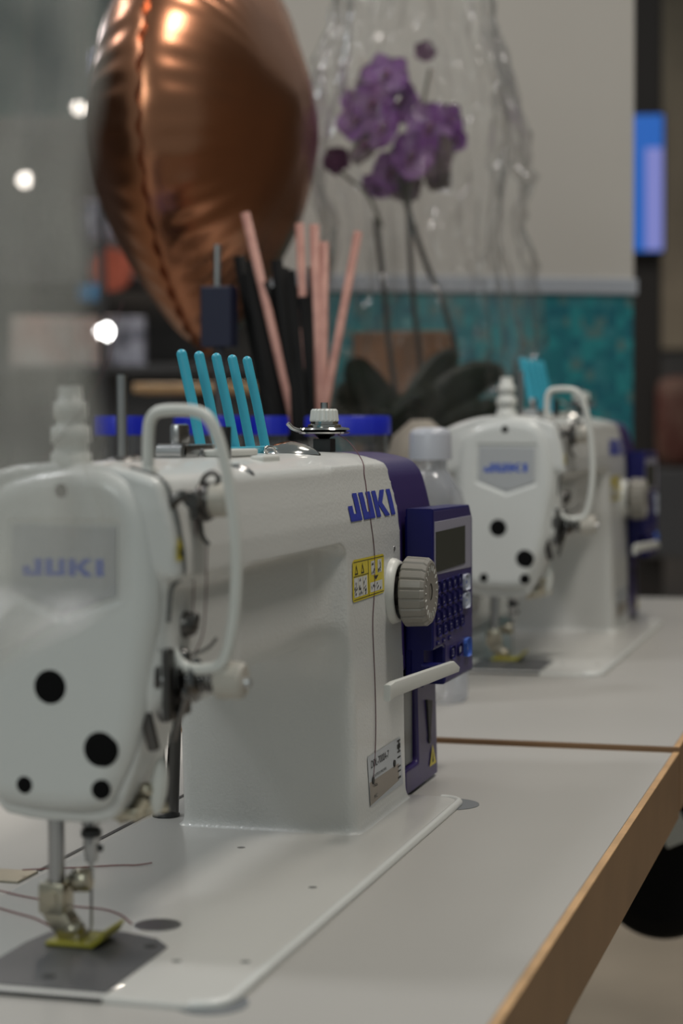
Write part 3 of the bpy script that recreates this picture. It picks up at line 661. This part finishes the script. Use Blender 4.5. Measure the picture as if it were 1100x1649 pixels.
thr([(160, 182, 0.6), (152, 165, 0.6), (148, 152, 0.6), (138, 129, 0.6), (139, 114, 0.6), (130, 100, 0.6), (114, 88, 0.7)], 'sewing_thread', 'reddish thread on the bed leading to the round steel cover', 'thread', 0.4)
thr([(126, 165, 0.6), (118, 150, 0.6), (112, 138, 0.6), (101, 126, 0.6), (93, 119, 1.4)], 'sewing_thread', 'reddish thread on the bed leading to the yellow presser foot', 'thread', 0.4)
thr([(62, 112, 224), (58, 100, 236), (60, 78, 262), (66, 70, 300)], 'sewing_thread', 'fine dark thread rising from the top of the nearest machine head', 'thread_dark', 0.2)

# ------------------------------------------------------------------ dark stand behind the arm
ps = thing('pole_stand', 'dark grey two-pole stand with round foot behind the column of the nearest machine', 'stand', (367, 168, 0))
MB().lathe([(0, 8.6), (0.5, 8.6), (1, 6.6)], (367, 168, 0), (367, 168, 3), 30).build('foot', 'black', ps)
b = MB(); b.lathe([(0, 4.6), (0.4, 4.0), (1, 3.0)], (368.5, 165.0, 2), (369, 160, 96)); b.build('pole', 'dark_steel', ps)
b = MB(); b.lathe([(0, 4.0), (0.4, 3.6), (1, 3.0)], (366.5, 171.0, 2), (366.5, 174, 90)); b.build('pole', 'dark_steel', ps)
b = MB(); b.box((368, 165, 98), (10, 17, 10), 2); b.build('clamp', 'black', ps)

# ------------------------------------------------------------------ objects behind the nearest machine on the second table
T2 = 0.7
def jar(x, y, r, top, label, fill='beige_cloth'):
    t = thing('glass_jar', label, 'jar', (x, y, T2), 'blue-lidded jars behind the nearest machine')
    b = MB(); hz = top - T2
    b.lathe([(0, r * .9), (0.01, r * .98), (0.05, r), (0.84, r), (0.9, r * 0.93), (0.93, r * .9), (1, r * 0.9)], (x, y, T2), (x, y, top - 12), 40, caps=False); b.build('jar_body', 'clear_glass', t)
    b = MB(); b.lathe([(0, r * 0.9), (0.02, r * 0.94), (1, r * 0.94)], (x, y, T2 + 1.5), (x, y, top - 48), 30); b.build('contents', fill, t)
    b = MB(); n = 72; vs = []
    for i, (zz, rr_) in enumerate(((top - 17, r * 0.985), (top - 2, r * 0.985), (top, r * .95))):
        for k in range(n): a = 2 * PI * k / n; q = rr_ - (0.5 if k % 3 == 0 and i < 2 else 0); vs.append((x + q * math.cos(a), y + q * math.sin(a), zz))
    b.add(vs, [(i * n + k, i * n + (k + 1) % n, (i + 1) * n + (k + 1) % n, (i + 1) * n + k) for i in range(2) for k in range(n)] + [tuple(range(n))[::-1], tuple(range(2 * n, 3 * n))])
    b.build('lid', 'lid_blue', t, autosmooth=35)
jar(876, 408, 24, 253.3, 'small blue-lidded glass jar seen beside the steel spool pin', 'shelf_grey')
jar(905, 332, 33, 253.3, 'blue-lidded glass jar behind the white finger guard', 'paper')
jar(912, 277, 18, 252.8, 'narrow blue-lidded glass jar behind the turquoise prongs', 'paper')
jar(940, 211, 40, 252.6, 'widest blue-lidded glass jar, behind the ribbed thread tension knob', 'cap_grey')
wb = thing('plastic_bottle', 'clear plastic bottle with grey screw cap between the two sewing machines', 'bottle', (903, 125, T2))
b = MB(); c = (903, 125)
b.lathe([(0, 30), (0.015, 33), (0.3, 33), (0.32, 31.5), (0.36, 33), (0.55, 33), (0.57, 31.5), (0.6, 33), (0.78, 32.5), (0.86, 27), (0.93, 17.5), (0.95, 14.5), (1, 14.5)], (*c, T2), (*c, 216), 40, caps=False); b.build('bottle_body', 'clear_plastic', wb)
b = MB(); b.lathe([(0, 19), (0.75, 18.5), (0.9, 17), (0.97, 13), (1, 8)], (*c, 213.5), (*c, 242), 40); b.build('cap', 'cap_grey', wb)
rl2 = MB(); rl2.lathe([(0, 40), (0.5, 44), (0.8, 40), (0.93, 30), (1, 10)], (1235, 214, T2), (1235, 214, 250), 36)
tag(rl2.build('cloth_bundle', 'beige_cloth', None, (1235, 214, T2), autosmooth=40), 'beige blurred cloth bundle between the clear bottle and the farther machine', 'cloth')

# straws in a tall black cup
SX, SY = 1062, 300
b = MB(); b.lathe([(0, 34), (1, 40), (1, 37), (0.03, 31)], (SX, SY, T2), (SX, SY, 228), 40); tag(b.build('straw_cup', 'black', None, (SX, SY, T2)), 'tall black cup holding the paper straws behind the blue-lidded jars', 'cup')
def straw(p0, p1, m, label, group, r=3.6):
    p0 = Vector(p0); p1 = Vector(p1)
    b = MB(); b.lathe([(0, r), (1, r), (1, r * .8), (0.97, r * .8)], p0, p1, 16)
    tag(b.build('paper_straw', m, None, p1), label, 'straw', group)
def ext(a, b, z0=90.0):
    a = Vector(a); b = Vector(b); t = (z0 - a.z) / (b.z - a.z); return a + (b - a) * t
pk = [((1056.7, 348.0, 453.4), (1060.3, 308.5, 284.2), 'pale pink paper straw leaning left in front of the black straws', 4.6),
      ((1071.4, 296.5, 442.8), (1065.7, 288.6, 265.7), 'leftmost of the upright pink paper straws in the middle of the bunch', 4.4),
      ((1075.2, 282.8, 441.5), (1068.8, 277.0, 265.7), 'second upright pink paper straw, as tall as its left neighbour', 4.9),
      ((1077.3, 273.0, 424.4), (1070.1, 273.3, 265.7), 'shortest upright pink paper straw, left of the right-leaning one', 4.4),
      ((1086.5, 240.9, 434.6), (1070.7, 269.2, 271.8), 'pink paper straw leaning right, at the right edge of the bunch', 4.2)]
for a, c, lab, r in pk: straw(ext(c, a, 232), a, 'pink_paper', lab, 'pink paper straws', r)
rs = random.Random(3)
blk = [(380, 412), (390, 420), (398, 440), (406, 455), (416, 468), (424, 455), (436, 462), (447, 420), (455, 432), (464, 436), (472, 462), (480, 470), (468, 480), (410, 475), (386, 445), (432, 478), (488, 478), (477, 500), (442, 480), (403, 470), (419, 486), (394, 480), (460, 492), (500, 430)]
for i, (px, py) in enumerate(blk):
    k = (px - 380) / 105.0
    y1 = 356.4 - (px - 380) * .598; z1 = 409.5 - (py - 415) * 0.617; x1 = 1066 + rs.uniform(-9, 12)
    y0 = 326 - k * 42 + rs.uniform(-2, 2); 
    if px == 500: y1 = 286.0; y0 = 282; z1 = 400
    straw(ext((1064 + rs.uniform(-8, 8), y0, 250), (x1, y1, z1), 215), (x1, y1, z1), 'black_soft', 'lone thin black straw between the upright pink straws' if px == 500 else 'black straw packed into the dense black bundle behind the pale left-leaning straw', 'black straws', 3.2 if px == 500 else 6.0)
# navy holder and rod in front of the balloon
hd = thing('rod_holder', 'dark navy block on a slim grey rod below the copper balloon', 'holder', (1046, 372, T2))
MB().box((1046, 372, 351), (22, 32, 60), 1.5).build('block', 'navy_box', hd)
MB().cyl((1046, 374, 378), (1047.5, 374, 422), 3.6).build('rod', 'steel', hd)
MB().cyl((1046, 372, T2 + 5), (1046, 372, 325), 5).build('post', 'shelf_grey', hd); MB().cyl((1046, 372, T2), (1046, 372, T2 + 6), 34).build('foot', 'shelf_grey', hd)

# ------------------------------------------------------------------ copper foil balloon
def balloon():
    BX, BY, BZ = 1284.0, 472.0, 566.0
    t = thing('foil_balloon', 'copper foil balloon with a crimped seam floating left of the orchid', 'balloon', (BX - 6, BY, 320))
    ax = Vector((math.cos(math.radians(106)), math.sin(math.radians(106)), 0.0))   # disc axis
    # seam plane is turned so that the rim faces the viewer a little left of the middle
    fwd = Vector((0.9603, 0.2753, 0)); left = Vector((-0.2753, 0.9603, 0)); ang = math.radians(13)
    axis = (left * math.cos(ang) + fwd * math.sin(ang)).normalized(); rim = Vector((0, 0, 1)).cross(axis).normalized()
    if rim.dot(fwd) > 0: rim = -rim
    up = Vector((0, 0, 1)); R = 222.0; T = 118.0
    NR, NT = 60, 360; vs = []; fs = []
    for side in (1, -1):
        base = len(vs)
        for i in range(NR + 1):
            s = i / NR; s = 1 - (1 - s) ** 1.6
            for k in range(NT):
                th = 2 * PI * k / NT; cu, su = math.cos(th), math.sin(th)
                rr_ = R * s * (1 + (0.055 if su < 0 else 0) * abs(su) ** 14)
                w = (s ** 7)
                sq = 1 - 0.10 * max(0, -su) ** 3
                tt = T * max(0, 1 - s * s) ** 0.60
                tt *= 1 - 0.30 * s * s * max(0, -su) ** 1.2 + 0.02 * s * math.sin(5 * th + side)
                wr = (noise.noise(Vector((th * 9, s * 1.2, side * 3))) * 4.5 + math.sin(th * 46 + 3 * noise.noise(Vector((th * 3, 0, side)))) * 1.8) * w * (1 - s ** 30)
                bl = noise.noise(Vector((cu * s * 2.2, su * s * 2.2, side * 5))) * 7.0 * (1 - s ** 8)
                p = Vector((BX, BY, BZ)) + rim * (cu * rr_ * sq) + up * (su * rr_) + axis * side * (tt + wr + bl)
                rr2 = 1 + 0.012 * math.sin(th * 46) * s ** 20
                vs.append(p)
        for i in range(NR):
            for k in range(NT):
                k2 = (k + 1) % NT; q = (base + i * NT + k, base + i * NT + k2, base + (i + 1) * NT + k2, base + (i + 1) * NT + k)
                fs.append(q if side > 0 else q[::-1])
    me = MB(); me.add(vs, fs, True); bmesh.ops.remove_doubles(me.bm, verts=me.bm.verts, dist=0.05); me.build('balloon_skin', 'copper', t)
    b = MB(); n = NT; vv = []
    for i, e in enumerate((0.985, 1.035)):
        for k in range(n):
            th = 2 * PI * k / n; su = math.sin(th); rr_ = R * e * (1 + (0.055 if su < 0 else 0) * abs(su) ** 14); sq = 1 - 0.10 * max(0, -su) ** 3
            vv.append(Vector((BX, BY, BZ)) + rim * (math.cos(th) * rr_ * sq) + up * (su * rr_) + axis * (math.sin(th * 46) * 2.2 * i))
    b.add(vv, [(k, (k + 1) % n, n + (k + 1) % n, n + k) for k in range(n)], True); b.build('seam', 'copper', t)
    b = MB(); p0 = Vector((BX, BY, BZ - R * 1.03)); b.tube([p0, p0 + Vector((0, 0, -14))], 6, radii=[9, 4], seg=12); b.build('neck', 'copper', t)
    b = MB(); b.tube([p0 + Vector((0, 0, -10)), (BX + 10, BY, 200), (BX + 20, BY + 20, T2 + 2)], 0.7, smoothpath=2, seg=6); b.build('string', 'copper', t)
balloon()

# ------------------------------------------------------------------ orchid in cellophane
OK_ = 1.114
def ob(x, y, z): return (-754.6 + (x + 754.6) * OK_, -268.5 + (y + 268.5) * OK_, 242.4 + (z - 242.4) * OK_)
OX, OY = ob(1400, 262, 0)[:2]
orc = thing('potted_orchid', 'purple orchid wrapped in clear cellophane on the far table', 'orchid', (OX, OY, T2))
b = MB(); b.lathe([(0, 46), (0.9, 62), (0.92, 66), (1, 66), (1, 60), (0.9, 56)], (OX, OY, T2), (OX, OY, 215), 40); b.build('pot', 'pot_dark', orc)
def P22(px, py, d=2200.0):
    q = Vector((-754.6, -268.5, 242.4)) + (_w + _r * ((px - 550) / 3110.0) + _u * ((824.5 - py) / 3110.0)) * d
    return q
# stems and stakes (world points in millimetres)
for pts, r, m, nm in (([(1392, 268, 200), (1383, 284, 304), (1388, 296, 420), (1388, 304, 480)], 3.8, 'stem', 'stake'),
                  ([(1402, 258, 200), (1400, 252, 304), (1396, 264, 400), (1396, 268, 520)], 3.4, 'stem', 'stake'),
                  ([(1404, 246, 200), (1404, 208, 311), (1402, 226, 380), (1396, 252, 440), (1392, 270, 500), (1396, 285, 560)], 3.6, 'stem', 'stem'),
                  ([(1388, 296, 470), (1380, 310, 510), (1374, 340, 530), (1370, 356, 556)], 2.4, 'green_stem', 'stem'),
                  ([(1392, 268, 490), (1400, 262, 560), (1406, 250, 620), (1408, 244, 650)], 2.4, 'green_stem', 'stem')):
    b = MB(); b.tube([ob(*p_) for p_ in pts], r, smoothpath=2, seg=8); b.build(nm, m, orc)
def petal(b, c, d1, d2, L, W, curl=0.25):
    n = 7; m_ = 5; vs = []
    nrm = d1.cross(d2).normalized()
    for i in range(n):
        s = i / (n - 1); w = W * math.sin(PI * min(1, 0.08 + s * 0.9)) ** 0.7
        for j in range(m_):
            u = (j / (m_ - 1) - 0.5) * 2
            vs.append(c + d1 * (L * s) + d2 * (w * u * 0.5) + nrm * (curl * L * (s * s * 0.6 - 0.25 * u * u * w / W)))
    b.add([tuple(v) for v in vs], [(i * m_ + j, i * m_ + j + 1, (i + 1) * m_ + j + 1, (i + 1) * m_ + j) for i in range(n - 1) for j in range(m_ - 1)], True)
rf = random.Random(11)
toward = Vector((-0.95, -0.25, 0.05))
def blossom(px, py, size, m, d=2200, tilt=None):
    c = P22(px, py, d * OK_); size *= OK_; n = (toward + Vector((rf.uniform(-.3, .3), rf.uniform(-.7, .7), rf.uniform(-.5, .4)))).normalized()
    a0 = n.orthogonal().normalized(); a1 = n.cross(a0); b = MB(); off = rf.random() * 6
    for k in range(5):
        a = off + 2 * PI * k / 5; d1 = (a0 * math.cos(a) + a1 * math.sin(a)); d2 = n.cross(d1); petal(b, c + n * (k % 2), d1, d2, size * 0.5, size * (0.66 if k % 2 else 0.50), 0.3)
    bmesh.ops.solidify(b.bm, geom=b.bm.faces[:], thickness=0.7)
    o = b.build('blossom', m, orc)
    q = MB(); q.ball(c + n * 4, (size * 0.09,) * 3); d1 = (a0 * 0.3 - a1).normalized(); petal(q, c + n * 4, d1, n.cross(d1), size * 0.22, size * 0.14, 0.8); q.build('lip', 'petal_dark', o)
for px, py, s, m, d in ((622, 122, 58, 'petal', 2210), (600, 165, 52, 'petal', 2190), (645, 160, 55, 'petal', 2230), (575, 195, 50, 'petal', 2200), (620, 205, 56, 'petal', 2170), (690, 205, 62, 'petal', 2190),
                        (715, 195, 48, 'petal', 2230), (700, 250, 56, 'petal_pale', 2200), (665, 250, 56, 'petal', 2180), (590, 235, 54, 'petal_pale', 2190), (630, 275, 50, 'petal', 2200), (650, 300, 46, 'petal_pale', 2210),
                        (705, 280, 44, 'petal_pale', 2220), (610, 300, 42, 'petal', 2220), (600, 130, 40, 'petal_pale', 2230), (684, 84, 28, 'petal_dark', 2210), (541, 258, 34, 'petal_dark', 2190), (566, 165, 34, 'petal', 2240), (735, 225, 30, 'petal', 2240)):
    blossom(px, py, s, m, d)
def leaf(pts, w, name='leaf'):
    b = MB(); P = [Vector(ob(*p)) for p in pts]; w *= OK_; n = 12; rows = []
    def cr(t):
        s = t * (len(P) - 1); i = min(int(s), len(P) - 2); f = s - i; return P[i].lerp(P[i + 1], f)
    vs = []
    for i in range(n):
        t = i / (n - 1); c = (cr(max(0, t - .1)) + cr(t) * 2 + cr(min(1, t + .1))) / 4; d = (cr(min(1, t + .05)) - cr(max(0, t - .05))).normalized()
        sd = d.cross(Vector((0.9, 0.3, 0.45))).normalized(); ww = w * math.sin(PI * (0.12 + 0.86 * t)) ** 0.6
        for u in (-1, -.5, 0, .5, 1): vs.append(tuple(c + sd * (u * ww / 2) + Vector((0, 0, abs(u) * ww * 0.16))))
    b.add(vs, [(i * 5 + j, i * 5 + j + 1, (i + 1) * 5 + j + 1, (i + 1) * 5 + j) for i in range(n - 1) for j in range(4)], True)
    bmesh.ops.solidify(b.bm, geom=b.bm.faces[:], thickness=1.4); b.build(name, 'leaf', orc)
leaf([(1400, 262, 205), (1380, 225, 262), (1385, 190, 290), (1390, 150, 304)], 52)
leaf([(1400, 262, 205), (1370, 250, 262), (1372, 228, 300), (1378, 205, 330)], 42)
leaf([(1400, 262, 205), (1372, 290, 250), (1365, 315, 290), (1360, 325, 322)], 48)
leaf([(1400, 262, 205), (1350, 270, 245), (1320, 262, 262), (1290, 255, 255)], 56)
leaf([(1400, 262, 205), (1385, 200, 238), (1380, 160, 250), (1370, 130, 232)], 50)
leaf([(1400, 262, 215), (1380, 300, 262), (1375, 330, 275), (1372, 350, 262)], 46)
leaf([(1400, 262, 200), (1380, 262, 240), (1372, 240, 262), (1368, 215, 262)], 60)
leaf([(1400, 262, 200), (1378, 280, 240), (1372, 295, 260), (1368, 300, 285)], 56)
leaf([(1400, 262, 205), (1370, 310, 235), (1365, 340, 245), (1360, 360, 235)], 46)
# cellophane sleeve
def sleeve():
    prof = [(T2 + 30, 72), (215, 84), (260, 112), (330, 128), (400, 122), (470, 112), (560, 132), (640, 120), (700, 100), (780, 90)]
    zs = np.linspace(T2 + 4, 830, 78); NT = 200; vs = []
    pz = [242.4 + (p[0] - 242.4) * OK_ for p in prof]; pr = [p[1] * OK_ for p in prof]; pass
    for z in zs:
        r0 = float(np.interp(z, pz, pr))
        for k in range(NT):
            a = 2 * PI * k / NT
            f1 = noise.noise(Vector((math.cos(a) * 3.1, math.sin(a) * 3.1, z * 0.0035))) ; f2 = abs(noise.noise(Vector((math.cos(a) * 7, math.sin(a) * 7, z * 0.009 + 7)))); f3 = abs(noise.noise(Vector((math.cos(a + z * .004) * 5, math.sin(a + z * .004) * 5, z * 0.013 + 20))))
            r = r0 * (1 + 0.20 * f1 - 0.22 * f2 - 0.13 * f3)
            # the flat corner of the sheet sticks out to the right
            r *= 1 + 0.18 * max(0, math.cos(a + 1.83)) ** 6 * (1 if 330 < z < 560 else 0.4)
            vs.append((OX + r * math.cos(a), OY + r * math.sin(a), z))
    n = len(zs); b = MB(); b.add(vs, [(i * NT + k, i * NT + (k + 1) % NT, (i + 1) * NT + (k + 1) % NT, (i + 1) * NT + k) for i in range(n - 1) for k in range(NT)], True)
    tag(b.build('cellophane_wrap', 'cellophane', None, (OX, OY, T2)), 'clear crinkled cellophane sleeve around the purple orchid', 'cellophane')
sleeve()
b = MB(); b.box((1835, 385, 187), (60, 128, 372), 3); bx_o = b.build('wooden_box', 'box_brown', None, (1835, 385, 0.7))
tag(bx_o, 'brown wooden box behind the orchid stems', 'box')

# ------------------------------------------------------------------ white partition with mosaic base
pa = thing('partition_panel', 'tall white display partition with turquoise mosaic base behind the orchid', 'partition', (2100, 400, -750))
A = Vector((2180, 112, 0)); Bp = Vector((1905, 600, 0)); dirp = (Bp - A).normalized(); nrm = Vector((-dirp.y, dirp.x, 0)); nrm = nrm if nrm.x < 0 else -nrm
def wallbox(s0, s1, z0, z1, th, off, name, m):
    L_ = (Bp - A).length; p = A + dirp * ((s0 + s1) / 2) - nrm * (th / 2 - off); b = MB()
    R = Matrix(((dirp.x, nrm.x, 0), (dirp.y, nrm.y, 0), (0, 0, 1))); b.box((p.x, p.y, (z0 + z1) / 2), (s1 - s0, th, z1 - z0), 1.5, rot=R); return b.build(name, m, pa)
wallbox(0, 560, 462, 1700, 60, 0, 'white_panel', 'partition'); wallbox(-4, 562, 440, 464, 66, 6, 'ledge', 'ledge'); wallbox(0, 560, -450, 441, 58, -2, 'mosaic_panel', 'mosaic')
for s_ in (300, 520): wallbox(s_, s_ + 30, -748, -440, 40, -8, 'leg', 'shelf_grey')

# ------------------------------------------------------------------ far background
def tagbox(name, m, p, d, label, cat, bev=4, rz=0.28, group=None):
    b = MB(); b.box(p, d, bev, rot=Matrix.Rotation(rz, 3, 'Z')); return tag(b.build(name, m, None, (p[0], p[1], p[2] - d[2] / 2)), label, cat, group)
pl = thing('column', 'dark brown column behind the right end of the white partition', 'column', (4960, 505, -750))
MB().box((4960, 505, 500), (300, 200, 2500), 4, rot=Matrix.Rotation(0.2, 3, 'Z')).build('shaft', 'pillar', pl); MB().box((4960, 505, -720), (330, 230, 60), 4, rot=Matrix.Rotation(0.2, 3, 'Z')).build('foot', 'black', pl)
tv = thing('screen', 'glowing blue display screen mounted on the dark column', 'screen', (4760, 440, 760))
D3 = 0.2
def sbox(cy, cz, w, h, m, name, off=0):
    b = MB(); R = Matrix.Rotation(D3, 3, 'Z'); p = Vector((4755, 430, 0)) + R @ Vector((-off, cy, 0)); b.box((p.x, p.y, cz), (30 if off == 0 else 2, w, h), 1, rot=R); return b.build(name, m, tv)
sbox(5, 925, 146, 392, 'black', 'screen_frame'); sbox(5, 925, 136, 382, 'screen_blue', 'display', 17); sbox(-38, 880, 48, 286, 'screen_pale', 'picture', 19)
b = MB(); b.box((4840, 330, 255), (160, 120, 260), 40); tag(b.build('shoulder_bag', 'bag_red', None, (4840, 300, 120), autosmooth=60), 'reddish brown blurred bag at the right edge beside the dark column', 'bag')
b = MB(); pt_ = thing('display_table', 'dark grey display table under the reddish brown bag', 'table', (4860, 250, -750)); b.box((4860, 250, -5), (240, 330, 250), 6); b.build('cabinet', 'shelf_grey', pt_)
for y_ in (110, 390): MB().box((4860, y_, -440), (40, 30, 620), 2).build('leg', 'shelf_grey', pt_)
# counter with goods on the left, far away
sh = thing('shelving_unit', 'dark grey shelving unit far behind the copper balloon', 'shelves', (4950, 2100, -750))
for z in (420, 700): MB().box((4950 if z > 600 else 4870, 2100, z), (300 if z > 600 else 460, 1100, 24), 2, rot=Matrix.Rotation(0.28, 3, 'Z')).build('shelf', 'shelf_grey', sh)
MB().box((4950, 2100, -165), (300, 1100, 1160), 3, rot=Matrix.Rotation(0.28, 3, 'Z')).build('cabinet', 'shelf_grey', sh)
MB().box((5120, 2140, 700), (20, 1100, 1100), 3, rot=Matrix.Rotation(0.28, 3, 'Z')).build('back_panel', 'wall_dark', sh)
def at(px, py, d): q = P22(px, py, d); return q
q = at(108, 512, 5950); tagbox('carton', 'carton_pink', (q.x, q.y, 508), (120, 330, 150), 'long pale pink carton with a bright lamp in front, on the far shelf', 'carton')
q = at(178, 434, 5900); b = MB(); b.cyl((q.x, q.y, q.z), (q.x + 25, q.y + 6, q.z), 66); tag(b.build('round_sign', 'red_orange', None, (q.x, q.y, q.z - 66)), 'round red-orange blurred disc left of the copper balloon', 'sign')
q = at(148, 472, 5890); tagbox('blue_box', 'sky_plastic', (q.x, q.y, q.z), (60, 80, 48), 'small bright blue box under the round red disc', 'box')
q = at(200, 356, 5950); tagbox('sign_board', 'pale_sign', (q.x, q.y, q.z), (40, 260, 120), 'pale blue-grey printed board above the round red disc', 'sign')
q = at(222, 455, 5960); tagbox('white_box', 'pale_sign', (q.x - 90, q.y, 506), (60, 110, 146), 'pale box at the right of the round red disc', 'box')
def lampball(px, py, d, r, m, label):
    q = at(px, py, d); t = thing('lamp', label, 'lamp', (q.x, q.y, q.z - r))
    MB().ball(q, r).build('bulb', m, t); zz = 432 if py > 400 else 2300; MB().cyl((q.x + r * 1.5, q.y, min(zz, q.z)), (q.x + r * 1.5, q.y, max(zz, q.z)), 4).build('stand' if py > 400 else 'cord', 'shelf_grey', t); b = MB(); b.lathe([(0, r * 1.15), (1, r * .5)], (q.x + r * .6, q.y + r * .2, q.z), (q.x + r * 2.2, q.y + r * .6, q.z)); b.build('socket', 'shelf_grey', t)
lampball(168, 534, 5760, 23, 'lamp', 'bright round white lamp low at the left of the balloon tip')
lampball(126, 174, 5600, 17, 'lamp_soft', 'round white lamp high up between film and balloon')
lampball(40, 290, 5600, 20, 'lamp_soft', 'white lamp shining through the film near the left edge')
q = at(160, 175, 5700); ls = thing('light_strip', 'violet lit strip along the left edge of the balloon', 'light', (q.x, q.y, -750)); MB().box((q.x, q.y, q.z), (20, 40, 330), 2).build('light_panel', 'light_panel', ls); MB().box((q.x + 20, q.y + 6, (q.z - 585) / 2), (16, 20, q.z + 915), 1).build('post', 'shelf_grey', ls)
b = MB(); q = at(330, 626, 4000); b.box((q.x, q.y, q.z), (260, 270, 16), 2, rot=Matrix.Rotation(0.28, 3, 'Z')); bt = thing('side_table', 'tan-topped low table far behind the turquoise prongs', 'table', (q.x, q.y, -750)); b.build('table_top', 'edge_top', bt)
MB().box((q.x, q.y, (q.z - 758) / 2), (60, 60, q.z + 742), 3).build('leg', 'shelf_grey', bt)

# ------------------------------------------------------------------ motor hanging under the farther table
st = thing('table_motor', 'black rounded motor casing hanging under the table edge at the lower right', 'motor', (1170, -52, -195))
b = MB(); b.lathe([(0, 40), (0.06, 56), (0.16, 63), (0.84, 63), (0.94, 56), (1, 40)], (1100, -52, -195), (1240, -52, -195), 56); b.build('casing', 'black_soft', st)
MB().box((1170, -52, -95), (70, 60, 92), 4).build('mount', 'black_soft', st)
b = MB(); b.box((1062, -62, -118), (4, 26, 70), 1.2, rot=Matrix.Rotation(-0.45, 3, 'X')); b.box((1062, -66, -80), (30, 12, 50), 1); b.build('bracket', 'white_plastic', st)

# ------------------------------------------------------------------ cellophane-wrapped parcel close to the camera, only its loose film leans into view
def near_film():
    cam0 = Vector((-754.6, -268.5, 242.4)); d0 = 430.0
    z0 = 30.0; NZ = 120; NU = 70; vs = []
    # outline of the loose film: half-width (mm) about an upright line, by height; true size at 0.43 m
    cx = -357.0
    zs = np.linspace(-3, 360, NZ); wz = [-3, 90, 150, 176, 190, 205, 222, 235, 262, 300, 345, 360]; wr = [44, 44, 34, 16, 20, 33, 26, 19, 17, 18, 23, 26]; wy = [-2, -2, -8, -36, -52, -64, -72, -76, -76, -76, -76, -76]
    b = MB(); NT = 160
    for z in zs:
        r0 = float(np.interp(z, wz, wr)); cy = float(np.interp(z, wz, wy))
        for k in range(NT):
            a = 2 * PI * k / NT
            f1 = noise.noise(Vector((math.cos(a) * 2.0, math.sin(a) * 2.0, z * 0.012))); f2 = abs(noise.noise(Vector((math.cos(a) * 5, math.sin(a) * 5, z * 0.022 + 5))))
            r = r0 * (1 + 0.30 * f1 - 0.30 * f2); vs.append((cx + r * math.cos(a), cy + r * math.sin(a), z))
    b.add(vs, [(i * NT + k, i * NT + (k + 1) % NT, (i + 1) * NT + (k + 1) % NT, (i + 1) * NT + k) for i in range(NZ - 1) for k in range(NT)], True)
    tag(b.build('gift_wrap', 'cellophane_near', None, (cx, -2, -3)), 'out-of-focus tied cellophane gift wrap close to the camera at the left edge', 'gift wrap')
near_film()
